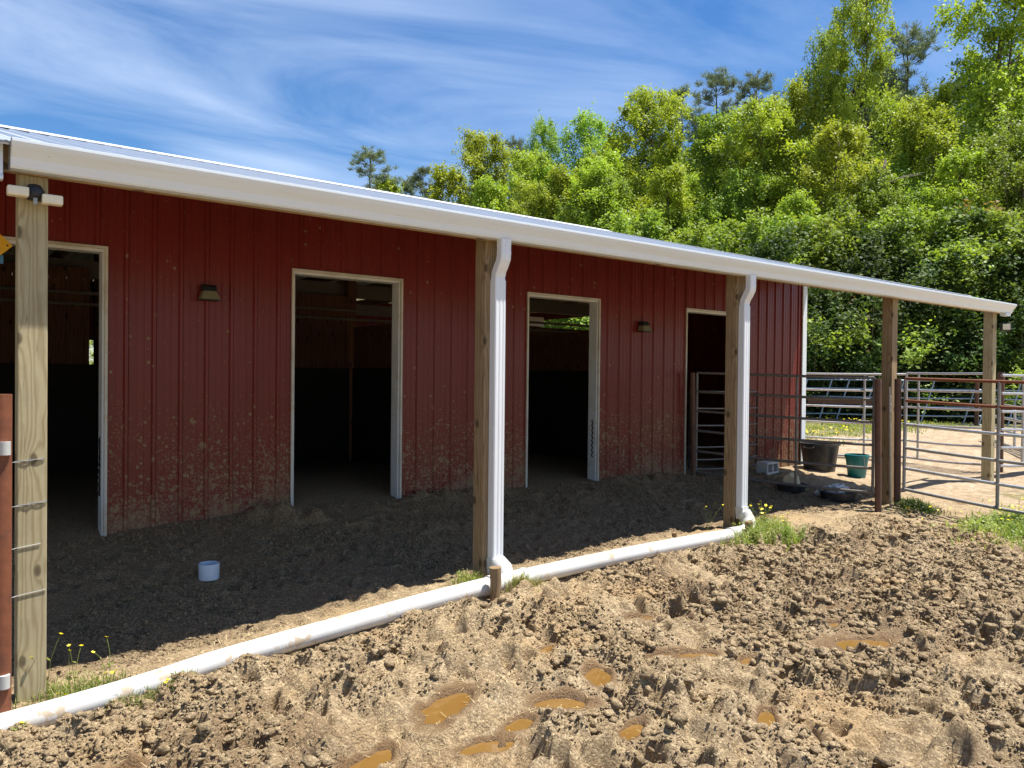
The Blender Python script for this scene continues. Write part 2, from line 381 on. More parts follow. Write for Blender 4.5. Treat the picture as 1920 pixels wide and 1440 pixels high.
def g0(x, y):
    x = np.asarray(x, float); y = np.asarray(y, float); o = W[nC] + W[nC+1]*x + W[nC+2]*y
    for i in range(nC): o = o + W[i]*tps((x-ctrl[i, 0])**2+(y-ctrl[i, 1])**2)
    return np.clip(o, -2.4, -1.2)
def hsh(i, j, s):
    h = (i*374761393 + j*668265263 + s*974634777) & 0x7fffffff
    h = ((h ^ (h >> 13))*1274126177) & 0x7fffffff
    return ((h ^ (h >> 16)) & 0xffff)/65535.0
def vnoise(x, y, s):
    xi = np.floor(x).astype(np.int64); yi = np.floor(y).astype(np.int64); fx = x-xi; fy = y-yi
    fx = fx*fx*fx*(fx*(fx*6-15)+10); fy = fy*fy*fy*(fy*(fy*6-15)+10)
    a = hsh(xi, yi, s); b = hsh(xi+1, yi, s); c = hsh(xi, yi+1, s); d = hsh(xi+1, yi+1, s)
    return (a*(1-fx)+b*fx)*(1-fy)+(c*(1-fx)+d*fx)*fy
def fbm(x, y, f, o, s, g=.5):
    t = 0; a = 1; n = 0
    for k in range(o):
        t = t + a*(vnoise(x*f+k*17.3, y*f+k*9.1, s+k)-.5)*2; n += a; a *= g; f *= 2.03
    return t/n
def sm(x, a, b):
    t = np.clip((x-a)/(b-a), 0, 1); return t*t*(3-2*t)
def spaced(segs):
    out = [segs[0][0]]
    for a, b, d0, d1 in segs:
        x = a; 
        while x < b-1e-6:
            f = (x-a)/(b-a); x += d0*(d1/d0)**f; out.append(min(x, b))
    return np.unique(np.round(out, 5))
gx = np.concatenate((-spaced([(1.0, 300, .3, 60)])[::-1], spaced([(-1.0, 0, .3, .02), (0, 6, .0105, .0115), (6, 13, .012, .03), (13, 30, .03, .35), (30, 600, .5, 80)])[1:]))
gy = np.concatenate((-spaced([(0, 300, .12, 60)])[::-1][:-1], spaced([(0, 1.2, .12, .012), (1.2, 5.4, .0105, .0115), (5.4, 8.5, .0125, .03), (8.5, 30, .05, .4), (30, 600, .5, 80)])))
GX, GY = np.meshgrid(gx, gy, indexing='ij')
BZ = g0(GX, GY)
# activity masks
front = (1-sm(GY, 4.55, 4.95))*(1-sm(GX, 10.2, 13.0))*sm(GX, -4, -1)
front = front*(1-.75*sm(GX, 8.6, 10.0)*sm(GY, 2.6, 3.6))
porch = sm(GY, 4.9, 5.4)*(1-sm(GY, 7.3, 7.8))*(1-sm(GX, 11.2, 13))
strip = sm(GY, 4.35, 4.6)*(1-sm(GY, 5.1, 5.5))
H = fbm(GX, GY, .9, 3, 3)*.05*(.25+front)
H += fbm(GX, GY, 3.2, 3, 11)*.060*(front+.45*porch+.06)
H += (np.abs(fbm(GX, GY, 5.0, 2, 21))-.25)*.12*front
H += (np.abs(fbm(GX+.07*fbm(GX, GY, 9, 2, 23), GY, 13.0, 2, 25))-.25)*.060*(front+.25*porch+.3*strip)
H += (np.abs(fbm(GX, GY, 34.0, 2, 27))-.25)*.012*(front+.5*porch+.6*strip)*(GX < 14)*(GY < 9)
H += fbm(GX, GY, 16, 4, 31, .6)*.020*(front+.45*porch+.5*strip+.06)
H += fbm(GX, GY, 55, 3, 41, .6)*.008*(front+.6*porch+.6*strip)*(GX < 14)*(GY < 9)
def stamp(cx, cy, rx, ry, ang, fn):
    rm = max(rx, ry)*1.9
    i0, i1 = np.searchsorted(gx, (cx-rm, cx+rm)); j0, j1 = np.searchsorted(gy, (cy-rm, cy+rm))
    if i1-i0 < 2 or j1-j0 < 2: return
    dx = GX[i0:i1, j0:j1]-cx; dy = GY[i0:i1, j0:j1]-cy; ca, sa = math.cos(ang), math.sin(ang)
    u = (dx*ca+dy*sa)/rx; w = (-dx*sa+dy*ca)/ry
    H[i0:i1, j0:j1] = fn(H[i0:i1, j0:j1], np.sqrt(u*u+w*w)*(1+.38*NA[i0:i1, j0:j1]+.10*NB[i0:i1, j0:j1]), u)
NA = fbm(GX, GY, 14, 3, 61, .6); NB = fbm(GX, GY, 38, 2, 63)
# hoof pits with pushed-up rims
for k in range(1250):
    cx = rng.uniform(-.5, 12); cy = rng.uniform(-.2, 4.6); r = rng.uniform(.045, .10); d = rng.uniform(.045, .125)
    if cx > 9 and cy > 2.8 and rng.rand() < .85: continue
    if math.hypot(cx-4.0, cy-1.6) < .42: d *= .3
    def fn(h, q, u, d=d):
        return h - d*(1-sm(q, .62, .98)) + d*.30*np.exp(-((q-1.25)/.28)**2)*(1+.5*u/(q+.3))
    stamp(cx, cy, r, r*rng.uniform(.75, 1.1), rng.uniform(0, 3.14), fn)
# clods
ncl = 2200
for k in range(ncl):
    cx = rng.uniform(-.5, 12.5); cy = rng.uniform(-.2, 4.75); r = .012+.042*rng.rand()**2.2; hgt = r*rng.uniform(.25, .62)
    if cx > 9 and cy > 2.8 and rng.rand() < .7: continue
    ph = rng.uniform(0, 6.28)
    def fn(h, q, u, hgt=hgt):
        return h + hgt*np.sqrt(np.clip(1-(q*(1+.18*np.sin(u*5+ph)))**2, 0, 1))
    stamp(cx, cy, r, r*rng.uniform(.6, 1), rng.uniform(0, 3.14), fn)
# big lumps
for cx, cy, r, hgt in [(3.45,4.48,.12,.07),(3.2,4.42,.11,.06),(1.3,4.42,.13,.08),(2.05,4.40,.09,.05),(4.9,4.45,.12,.05),(2.9,3.35,.16,.06),(3.05,3.75,.15,.07),(3.55,3.42,.16,.09),
        (2.6,2.95,.15,.07),(3.3,2.85,.18,.08),(3.1,2.6,.15,.06),(4.6,2.2,.2,.06)]:
    stamp(cx, cy, r, r*.8, cx*3, lambda h, q, u: h+hgt*np.exp(-q*q*1.3))
for k in range(90):
    stamp(rng.uniform(0, 10), rng.uniform(.3, 4.4), rng.uniform(.08, .2), rng.uniform(.05, .12), rng.uniform(0, 3), lambda h, q, u: h+.045*np.exp(-q*q*1.2))
# porch litter lumps, dirt heaps against the wall
for k in range(1500):
    cx = rng.uniform(-.5, 12); cy = rng.uniform(4.95, 7.4); r = .015+.05*rng.rand()**3; hg = r*.5
    stamp(cx, cy, r, r*.7, rng.uniform(0, 3), lambda h, q, u: h+hg*np.exp(-q*q*1.6))
for cx, cy, r, hgt in [(2.80,7.16,.16,.12),(2.6,7.3,.14,.06),(3.02,7.02,.10,.05),(4.75,7.32,.22,.06),(5.2,7.34,.2,.07),(5.5,7.32,.15,.05),(4.4,7.35,.15,.05),(7.6,7.3,.3,.05),(8.4,7.35,.3,.06),(8.0,7.2,.2,.04),(10.3,4.78,.3,.08)]:
    stamp(cx, cy, r, r*.7, 0, lambda h, q, u: h+hgt*np.exp(-q*q)*(1+.0*u))
    for k in range(14): stamp(cx+rng.normal(0, r*.6), cy+rng.normal(0, r*.35), .03+.03*rng.rand(), .03+.02*rng.rand(), 0, lambda h, q, u: h+.022*np.exp(-q*q*1.4))
# mound under the pipe's inner side
strip2 = np.exp(-((GY-5.02)/.17)**2)*(GX > 0)*(GX < 7); H += strip2*.045*(1+fbm(GX, GY, 2.3, 2, 77))
for k in range(420):
    cx = rng.uniform(0, 11.5); cy = rng.uniform(5.1, 7.2); r = rng.uniform(.05, .09); d = rng.uniform(.015, .045)
    stamp(cx, cy, r, r*rng.uniform(.75, 1.1), rng.uniform(0, 3.14), lambda h, q, u: h-d*(1-sm(q, .5, 1.0))+d*.35*np.exp(-((q-1.25)/.3)**2))
# rain and drying soften the sharpest edges
for k in range(2):
    H[1:-1] = .25*H[:-2]+.5*H[1:-1]+.25*H[2:]
    H[:, 1:-1] = .25*H[:, :-2]+.5*H[:, 1:-1]+.25*H[:, 2:]
# puddles: (x, y, rx, ry, ang)
pud = [(2.33,3.54,.22,.10,.5),(2.84,3.19,.15,.075,-.6),(3.26,3.34,.14,.07,.9),(3.79,3.30,.17,.055,-.2),(4.02,3.19,.13,.05,-.4),(4.24,2.95,.07,.045,0),(5.03,2.64,.23,.12,-.5),
       (2.23,3.05,.15,.07,-.3),(2.50,3.14,.11,.055,.2),(1.70,3.27,.18,.07,.4),(.74,3.95,.10,.07,.2),(4.18,3.83,.12,.045,-.4),(4.42,3.63,.06,.04,0),(3.26,3.80,.08,.04,.3),(2.95,2.75,.10,.05,.3),(5.6,3.1,.12,.05,-.3),(3.6,2.4,.12,.05,.6),(5.25,2.95,.10,.04,.2)]
plev = []
Wt = np.zeros_like(H)
for k, (cx, cy, rx, ry, an) in enumerate(pud):
    lev = -.012 if k == 6 else -.026
    i0, i1 = np.searchsorted(gx, (cx-.8, cx+.8)); j0, j1 = np.searchsorted(gy, (cy-.8, cy+.8))
    dx = GX[i0:i1, j0:j1]-cx; dy = GY[i0:i1, j0:j1]-cy; ca, sa = math.cos(an), math.sin(an)
    u = (dx*ca+dy*sa)/rx; w = (-dx*sa+dy*ca)/ry; q = np.sqrt(u*u+w*w)
    q = q*(1+.35*fbm(GX[i0:i1, j0:j1], GY[i0:i1, j0:j1], 7, 3, 90+k))
    bz_ = float(g0(cx, cy)); lift = bz_+lev+.010-BZ[i0:i1, j0:j1]-.3*sm(q, 1.75, 2.2)
    H[i0:i1, j0:j1] *= 1-.75*(1-sm(q, 1.1, 2.6 if k == 6 else 2.1))
    h = np.maximum(H[i0:i1, j0:j1], lift); bz = float(g0(cx, cy)); zl = bz+lev
    floor_ = zl-.03-(BZ[i0:i1, j0:j1]); f = 1-sm(q, .75, 1.15)
    H[i0:i1, j0:j1] = h*(1-f)+floor_*f
    Wt[i0:i1, j0:j1] = np.maximum(Wt[i0:i1, j0:j1], 1-sm(q, 1.05, 1.9))
    plev.append(zl)
ii0, ii1 = np.searchsorted(gx, (1.5, 2.2)); jj0, jj1 = np.searchsorted(gy, (5.9, 6.6))
ff = 1-sm(np.hypot(GX[ii0:ii1, jj0:jj1]-1.83, GY[ii0:ii1, jj0:jj1]-6.27), .10, .28); H[ii0:ii1, jj0:jj1] = H[ii0:ii1, jj0:jj1]*(1-ff)+.02*ff
Z = BZ+H
def gz(x, y):
    i = min(max(np.searchsorted(gx, x), 1), len(gx)-1); j = min(max(np.searchsorted(gy, y), 1), len(gy)-1)
    return float(Z[i, j])
nx, ny = len(gx), len(gy)
idx = np.arange(nx*ny).reshape(nx, ny)
fc = np.stack((idx[:-1, :-1].ravel(), idx[1:, :-1].ravel(), idx[1:, 1:].ravel(), idx[:-1, 1:].ravel()), 1)
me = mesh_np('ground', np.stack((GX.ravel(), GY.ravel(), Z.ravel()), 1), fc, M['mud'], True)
def attr(me, name, arr):
    a = me.attributes.new(name, 'FLOAT', 'POINT'); a.data.foreach_set('value', np.asarray(arr, np.float32).ravel())
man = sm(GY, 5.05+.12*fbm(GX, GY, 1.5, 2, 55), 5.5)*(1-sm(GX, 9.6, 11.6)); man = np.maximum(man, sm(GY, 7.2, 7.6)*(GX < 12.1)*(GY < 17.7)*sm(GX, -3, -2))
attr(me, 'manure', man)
turf = sm(GX, 15, 17)*sm(GY-(GX-15)*.15, 8.2, 10.5)*.85
turf = np.maximum(turf, sm(GX*.6115+GY*.791, 22, 25))
turf = np.maximum(turf, .6*np.exp(-((GX-10.2)/.8)**2-((GY-3.35)/.4)**2)); turf = np.maximum(turf, .75*np.exp(-((GX-12.6)/1.0)**2-((GY-3.9)/.9)**2))
attr(me, 'turf', turf)
attr(me, 'dusty', sm(GX, 10.5, 12.8)*.9)
wet = np.maximum(Wt, .55*sm(fbm(GX, GY, .8, 3, 66), .15, .5)*front)
attr(me, 'wet', wet)
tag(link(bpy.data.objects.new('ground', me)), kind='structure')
for k, (cx, cy, rx, ry, an) in enumerate(pud):
    n = 28; vs = [(cx, cy, plev[k])]
    for j in range(n):
        t = 2*math.pi*j/n; a_, b_ = math.cos(t)*rx*1.35, math.sin(t)*ry*1.45
        vs.append((cx+a_*math.cos(an)-b_*math.sin(an), cy+a_*math.sin(an)+b_*math.cos(an), plev[k]))
    o = MB().add(vs, [(0, 1+j, 1+(j+1) % n) for j in range(n)]).build('puddle', M['water'])
    tag(o, kind='structure')

# loose crumbs and clods of mud, really sitting on the ground
def crumbs(name, n, xr, yr, smin, smax, lab, seed, pw=2.6, sub=2, mask=None, smooth=True, cl=.35):
    import bmesh
    bm = bmesh.new(); bmesh.ops.create_icosphere(bm, subdivisions=sub, radius=1); bv = np.array([v.co[:] for v in bm.verts]); bf = np.array([[v.index for v in f.verts] for f in bm.faces]); bm.free()
    r = np.random.RandomState(seed); shp = []
    for k in range(24):
        d = np.ones(len(bv))
        for o in range(3):
            w_ = r.normal(size=(3,))*(1.6+1.5*o); p = r.uniform(0, 6.28); w2 = r.normal(size=(3,))*(2.0+1.5*o)
            d += (.34/(1+.45*o))*np.sin(bv@w_*1.4+p)*np.cos(bv@w2*1.4)
        a_ = r.uniform(0, 6.28); M_ = np.array([[math.cos(a_), -math.sin(a_), 0], [math.sin(a_), math.cos(a_), 0], [0, 0, 1]])
        shp.append((bv*d[:, None]*np.array([1, r.uniform(.6, 1), r.uniform(.5, .85)]))@M_.T)
    shp = np.array(shp)
    x = r.uniform(*xr, n); y = r.uniform(*yr, n); s = smin+(smax-smin)*r.rand(n)**pw
    i = np.clip(np.searchsorted(gx, x), 1, len(gx)-1); j = np.clip(np.searchsorted(gy, y), 1, len(gy)-1)
    k = mask[i, j] > r.rand(n)*.9
    k &= Wt[i, j] < .35
    k &= fbm(x, y, 1.7, 3, 71)*1.7+cl > r.rand(n)*.9
    x, y, s, i, j = x[k], y[k], s[k], i[k], j[k]; n = len(x); z = Z[i, j]+s*.15
    a = r.uniform(0, 6.28, n); ca = np.cos(a)[:, None]; sa = np.sin(a)[:, None]; B = shp[r.randint(0, 24, n)]*s[:, None, None]
    V = np.stack((B[:, :, 0]*ca-B[:, :, 1]*sa+x[:, None], B[:, :, 0]*sa+B[:, :, 1]*ca+y[:, None], B[:, :, 2]+z[:, None]), 2).reshape(-1, 3)
    Fa = (bf[None]+np.arange(n)[:, None, None]*len(bv)).reshape(-1, 3)
    me = mesh_np(name, V, Fa, M['mud'], smooth)
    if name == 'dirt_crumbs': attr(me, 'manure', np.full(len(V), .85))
    return tag(link(bpy.data.objects.new(name, me)), lab, 'mud clods', kind='stuff')
crumbs('mud_clods', 26000, (-.2, 10), (.9, 4.72), .009, .040, 'crumbly clods of churned tan mud lying all over the yard', 5, 3.4, mask=front, cl=.6)
crumbs('mud_crumbs', 150000, (-.2, 9.5), (.9, 4.9), .0035, .012, 'small crumbs of dry mud covering the churned yard', 6, 1.5, 1, np.maximum(front, strip), False, .75)
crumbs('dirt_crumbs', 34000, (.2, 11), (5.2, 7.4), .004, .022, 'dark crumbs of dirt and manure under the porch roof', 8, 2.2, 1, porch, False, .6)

# ------------------------------------------------------------------ barn
YW = 7.46; X0, X1 = -3.0, 12.15; YB = 17.4; PITCHM = .2286
YE, ZE, YR, ZR = 4.86, 1.215, 12.42, 3.245
SL = (ZR-ZE)/(YR-YE)
def roofz(y): return ZE+SL*(y-YE) if y <= YR else ZR-SL*(y-YR)
barn = empty('barn', (4.5, YW, -1.4)); tag(barn, 'long red metal horse barn with four open stall doors and a white porch roof', 'barn')
BO = np.array([4.5, YW, -1.4])
def bpart(mb, name, mat, **kw):
    mb.v = [tuple(np.array(v)-BO) for v in mb.v]
    par = kw.pop('parent', None)
    o = mb.build(name, mat, None, **kw)
    o.parent = barn if par is None else par
    if par is None: pass
    return o
def bshift(o): return o
RIB = [(0, 0), (.012, .019), (.036, .019), (.048, 0), (.092, 0), (.098, .0035), (.106, .0035), (.112, 0), (.154, 0), (.160, .0035), (.168, .0035), (.174, 0)]
def prof(x0, x1, phase=0.0):
    out = [(x0, None)]; k = math.floor((x0-phase)/PITCHM)-1
    while phase+k*PITCHM < x1:
        for dx, h in RIB:
            x = phase+k*PITCHM+dx
            if x0 < x < x1: out.append((x, h))
        k += 1
    out.append((x1, None)); return [(x, 0 if h is None else h) for x, h in out]
def siding(mb, x0, x1, zbot, ztop, y=YW, axis='x', sgn=-1, nz=1):
    p = prof(x0, x1, .06)
    b = len(mb.v)
    for x, h in p:
        zb = zbot(x) if callable(zbot) else zbot; zt = ztop(x) if callable(ztop) else ztop
        for z in (zb, zt):
            mb.v.append((x, y+sgn*h, z) if axis == 'x' else (y+sgn*h, x, z))
    for i in range(len(p)-1):
        q = (b+2*i, b+2*i+2, b+2*i+3, b+2*i+1)
        mb.f.append(q if sgn < 0 else q[::-1])
doors = [(.02, 1.30, 1.062), (2.965, 4.215, 1.03), (5.985, 7.225, 1.02), (9.00, 10.22, 1.008)]
zt = roofz(YW)-.10
wb = [(-3, -1.5), (1.30, -1.46), (2.965, -1.40), (4.215, -1.42), (5.985, -1.44), (7.225, -1.46), (9.0, -1.50), (10.2, -1.53), (12.15, -1.58)]
def zb(x): return float(np.interp(x, [a for a, b in wb], [b for a, b in wb]))
mb = MB(); cur = X0
for a, b, t in doors:
    siding(mb, cur, a, lambda x: zb(x)+.03, zt); siding(mb, a, b, t, zt); cur = b
siding(mb, cur, X1, lambda x: zb(x)+.03, zt)
o = bpart(mb, 'front_wall', M['siding'])
def mat_offset(o): pass
# bottom trim board & grade strip
cur = X0
for a, b, t in doors+[(X1, None, None)]:
    mb = MB().add([(cur, YW-.024, zb(cur)-.12), (a, YW-.024, zb(a)-.12), (a, YW-.024, zb(a)+.028), (cur, YW-.024, zb(cur)+.028),
            (cur, YW+.03, zb(cur)-.12), (a, YW+.03, zb(a)-.12), (a, YW+.03, zb(a)+.028), (cur, YW+.03, zb(cur)+.028)],
           [(0,1,2,3),(4,7,6,5),(3,2,6,7),(0,4,5,1),(0,3,7,4),(1,5,6,2)])
    bpart(mb, 'base_board', M['trim']); cur = b
for a, b, t in doors:
    z0 = min(zb(a), zb(b))-.1
    fr = MB()
    fr.box(a-.006, a+.018, YW-.030, YW-.004, z0, t+.02).box(b-.018, b+.006, YW-.030, YW-.004, z0, t+.02).box(a+.018, b-.018, YW-.030, YW-.004, t-.004, t+.02)
    f = bpart(fr, 'door_frame', M['trim'], bevel=.003)
    jb = MB()
    jb.box(a+.0, a+.035, YW-.002, YW+.15, z0, t-.03).box(b-.035, b, YW-.002, YW+.15, z0, t-.03).box(a, b, YW-.002, YW+.15, t-.03, t-.001)
    bpart(jb, 'jamb', M['jamb'], bevel=.004, parent=f)
    # rope-like hoof chew marks on the latch jamb
    ch = MB()
    if b < 2 or 6 < b < 8:
        zz = -.58
        ch.tube([(b-.038+.003*math.sin(k*2.2), YW+.060+.012*math.sin(k*2.1), zz-k*.022) for k in range(24)], [.006+.005*abs(math.sin(k*1.3)) for k in range(24)], 7)
        bpart(ch, 'chew_marks', M['blackmetal'], parent=f)
# corner trim
bpart(MB().box(X1-.09, X1+.03, YW-.034, YW-.012, zb(X1), zt).box(X1+.012, X1+.034, YW-.012, YW+.10, zb(X1), zt), 'corner_trim', M['gutter'], bevel=.003)
# other walls
mb = MB()
def gab(y): return roofz(y)-.10
siding(mb, YW, 11.1, -1.6, lambda y: gab(y), X1, 'y', 1); siding(mb, 14.6, YB, -1.6, lambda y: gab(y), X1, 'y', 1); siding(mb, 11.1, 12.42, 1.37, lambda y: gab(y), X1, 'y', 1); siding(mb, 12.42, 14.6, 1.37, lambda y: gab(y), X1, 'y', 1)
bpart(mb, 'gable_wall', M['siding'])
mb = MB(); siding(mb, YW, YB, -1.6, lambda y: gab(y), X0, 'y', -1); bpart(mb, 'gable_wall', M['siding'])
mb = MB()
cur = X0
for a, b, z0, z1 in [(2.68, 3.25, .13, .62), (6.2, 7.0, .2, .7)]:
    siding(mb, cur, a, -1.6, gab(YB), YB, 'x', 1); siding(mb, a, b, -1.6, z0, YB, 'x', 1); siding(mb, a, b, z1, gab(YB), YB, 'x', 1); cur = b
siding(mb, cur, X1, -1.6, gab(YB), YB, 'x', 1)
bpart(mb, 'back_wall', M['siding'])
# interior: stall partitions, posts, beams
kick = MB(); pl = MB()
MBs = []
def boards_x(x0, x1, y, z0, z1, w=.19, th=.03):
    x = x0
    while x < x1-.02:
        e = min(x+w-.006, x1); o_ = rng.uniform(-.006, .006); pl.box(x, e, y+o_, y+o_+th, z0, z1); x += w
def boards_y(y0, y1, x, z0, z1, w=.19, th=.03):
    y = y0
    while y < y1-.02:
        e = min(y+w-.006, y1); o_ = rng.uniform(-.006, .006); pl.box(x+o_, x+o_+th, y, e, z0, z1); y += w
YS = 11.0
for xa, xb in [(X0+.05, 2.33), (2.45, 5.3), (5.42, 8.5), (8.62, 12.0)]:
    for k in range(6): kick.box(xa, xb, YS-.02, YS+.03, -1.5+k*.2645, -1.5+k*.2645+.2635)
def flush():
    global pl
    bpart(pl, 'stall_boards', M['plank']); pl = MB()
boards_x(-1.0, 1.72, YS, .086, 1.3); flush(); boards_x(2.5, 3.7, YS, .086, .62); flush(); boards_x(4.3, 5.3, YS, .086, 1.2); flush(); boards_x(5.5, 8.4, YS, .086, .75); flush(); boards_x(8.7, 12.0, YS, .086, .9); flush()
for px in (2.36, 5.33, 8.53):
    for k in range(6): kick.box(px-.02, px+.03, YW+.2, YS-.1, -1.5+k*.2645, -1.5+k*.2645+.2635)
    boards_y(YW+.25, YS-.1, px, .086, .72); flush()
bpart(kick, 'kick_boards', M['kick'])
ip = MB()
for px in (-.6, 2.38, 5.36, 8.56):
    for py in (YS+.1, 14.3): bpart(MB().box(px-.07, px+.07, py-.07, py+.07, -1.6, roofz(py)-.3), 'interior_post', M['plank'])
ib = MB()
for py in (YS+.2, 14.35): ib.box(X0+.1, X1-.1, py, py+.04, 1.20, 1.42)
for z in (.84, .98):
    ib.tube([(X0+.1, YS-.05, z), (X1-.1, YS-.05, z)], .022, 8)
bpart(ib, 'interior_beams', M['inner'])
it = MB()
k = -2.2
while k < 12:
    it.bar((k, YW+.1, roofz(YW)-.16), (k, YR-.1, roofz(YR)-.2), .04, .18); it.bar((k, YR+.1, roofz(YR)-.2), (k, YB-.1, roofz(YB)-.16), .04, .18)
    it.bar((k, YW+.1, 1.52), (k, YB-.1, 1.52), .04, .14); k += 1.22
bpart(it, 'trusses', M['rafter'])
# porch posts
posts = [(.434, M['post'], -2.1), (3.585, M['postdark'], -2.0), (6.865, M['postdark'], -2.0), (10.24, M['postdark'], -2.0), (13.50, M['post'], -2.0)]
for x, m, zb_ in posts:
    o = MB().box(0, .142, 0, .142, 0, 1.17-zb_).build('post', m, None, bevel=.006)
    o.location = Vector((x, 5.0, zb_))-Vector(BO); o.parent = barn
# header beam, fascia
bpart(MB().box(.36, 13.82, 4.955, 4.995, 1.070, 1.215), 'header_beam', M['beamwood'], bevel=.003)
bpart(MB().box(.36, 13.82, 5.147, 5.185, 1.118, 1.19), 'header_beam', M['beamwood'], bevel=.003)
ra = MB(); x = -2.6
while x < 12.1:
    bpart(MB().bar((x, 5.26, roofz(5.26)-.105), (x, YW-.03, roofz(YW)-.105), .04, .09), 'rafter', M['rafter']); x += 1.22
pu = MB()
for y in (5.3, 5.9, 6.5, 7.1): pu.box(-2.9, 12.2, y-.045, y+.045, roofz(y)-.063, roofz(y)-.028)
bpart(pu, 'purlins', M['beamwood'])
# ribbed roof
def roof_slope(ya, yb):
    mb = MB(); p = prof(-3.2, 12.24, .035)
    pts = [ya+(yb-ya)*t for t in np.linspace(0, 1, 9)]
    top = []
    for x, h in p:
        for y in pts: mb.v.append((x, y, roofz(y)+h))
    n = len(pts)
    for i in range(len(p)-1):
        for j in range(n-1):
            q = (i*n+j, (i+1)*n+j, (i+1)*n+j+1, i*n+j+1); mb.f.append(q if yb > ya else q[::-1])
    b = len(mb.v)
    for x, h in p:
        for y in (ya, yb): mb.v.append((x, y, roofz(y)+h-.004))
    for i in range(len(p)-1):
        q = (b+i*2, b+i*2+1, b+(i+1)*2+1, b+(i+1)*2); mb.f.append(q if yb > ya else q[::-1])
        mb.f.append((i*n, (i+1)*n, b+(i+1)*2, b+i*2))
    return mb
rf = bpart(roof_slope(YE-.03, YR), 'roof', M['roof'])
bpart(roof_slope(YB+.3, YR), 'roof', M['roof'])
rc = MB().prism([(YR-.17, ZR-.17*SL+.024), (YR-.17, ZR-.17*SL+.034), (YR-.04, ZR+.036), (YR, ZR+.052), (YR+.04, ZR+.036), (YR+.17, ZR-.17*SL+.034), (YR+.17, ZR-.17*SL+.024), (YR, ZR+.03)], -3.2, 12.25)
bpart(rc, 'ridge_cap', M['cap'])
rk = MB().prism([(YE-.02, roofz(YE)+.022), (YR, ZR+.022), (YR, ZR+.030), (YE-.02, roofz(YE)+.030)], 12.16, 12.262)
rk.prism([(YE-.02, roofz(YE)-.10), (YR, ZR-.10), (YR, ZR+.022), (YE-.02, roofz(YE)+.022)], 12.25, 12.262)
bpart(rk, 'rake_trim', M['cap'])
# gutter (hollow K profile)
GP = [(4.952, 1.225), (4.952, 1.076), (4.876, 1.076), (4.866, 1.086), (4.850, 1.128), (4.826, 1.158), (4.812, 1.176), (4.804, 1.190), (4.797, 1.204), (4.797, 1.218), (4.822, 1.220), (4.824, 1.209)]
inner = [(y+.003 if y < 4.9 else y-.003, z+.003) for y, z in GP[::-1][1:]]
inner[-1] = (4.949, 1.225)
g = MB(); loop = GP+inner; n = len(loop)
g.prism(loop, .385, 13.87)
g.f = g.f[:-2]
def gcap(x, th=.0015):
    lp = GP[:10]
    return MB().prism([(y, z) for y, z in lp], x-th, x+th)
gut = bpart(g, 'gutter', M['gutter'])
bpart(gcap(.387), 'end_cap', M['galv'], parent=gut)
bpart(gcap(13.869), 'end_cap', M['gutter'], parent=gut)
dark = M['galvdull']
bpart(MB().box(.405, 13.85, 4.86, 4.945, 1.160, 1.163), 'gutter_debris', M['kick'], parent=gut)
# outlet stub at far end
bpart(MB().box(13.62, 13.80, 4.86, 4.95, 1.03, 1.074), 'bracket', M['gutter'], parent=gut)
# left fascia piece beyond the gutter
bpart(MB().prism([(4.90, 1.222), (4.90, 1.045), (4.885, 1.030), (4.885, 1.012), (4.95, 1.012), (4.95, 1.222)], -3.2, .357), 'fascia', M['gutter'], bevel=.002)
# rib closures on the eave
rb = MB(); p_ = prof(-3.2, 12.24, .035)
for x, h in p_: rb.v += [(x, YE-.028, ZE-.03), (x, YE-.028, roofz(YE-.028)+h-.006)]
for i in range(len(p_)-1): rb.f.append((2*i, 2*i+2, 2*i+3, 2*i+1))
bpart(rb, 'eave_closure', dark, parent=rf)
# downspouts
def rect_sweep(mb, pts, w, d, crimp=False):
    b = len(mb.v); n = len(pts)
    prof_ = [(-w/2, -d/2+.008), (-w/2+.008, -d/2), (-w*.28, -d/2), (-w*.22, -d/2+.003), (-w*.12, -d/2+.003), (-w*.06, -d/2), (w*.06, -d/2), (w*.12, -d/2+.003), (w*.22, -d/2+.003), (w*.28, -d/2), (w/2-.008, -d/2), (w/2, -d/2+.008), (w/2, d/2), (-w/2, d/2)]
    m = len(prof_)
    for i, p in enumerate(pts):
        p = np.array(p, float); dd = np.array(pts[min(i+1, n-1)], float)-np.array(pts[max(i-1, 0)], float); dd /= np.linalg.norm(dd)
        ax = np.array([1., 0, 0]); ay = np.cross(ax, dd)*1.0
        if ay[1] < 0: ay = -ay
        s = 1.0 if not crimp else (1.0 if i % 2 == 0 else .965)
        for u, v in prof_: mb.v.append(tuple(p+ax*u*s+ay*v*s))
    for i in range(n-1):
        for k in range(m):
            k2 = (k+1) % m; mb.f.append((b+i*m+k, b+(i+1)*m+k, b+(i+1)*m+k2, b+i*m+k2))
    mb.f.append(tuple(b+k for k in range(m))[::-1]); mb.f.append(tuple(b+(n-1)*m+k for k in range(m)))
    return mb
for x, zbot in ((3.685, -1.50), (6.945, -1.40)):
    el = MB(); pts = [(x, 4.885, 1.08), (x, 4.885, 1.0), (x, 4.885, .965)]
    for t in np.linspace(0, 1, 7): pts.append((x, 4.885+.075*(.5-.5*math.cos(math.pi*t)), .955-.17*t))
    pts += [(x, 4.960, .77), (x, 4.960, .735)]
    rect_sweep(el, pts, .100, .066, True)
    ds = MB(); rect_sweep(ds, [(x, 4.960, .76), (x, 4.960, zbot)], .108, .072)
    d = bpart(ds, 'downspout', M['downspout'])
    bpart(el, 'elbow', M['downspout'], parent=d)
    ad = MB(); rect_sweep(ad, [(x, 4.958, zbot+.03), (x, 4.945, zbot-.09)], .124, .088)
    bpart(ad, 'adapter', M['pvc'], parent=d)
    
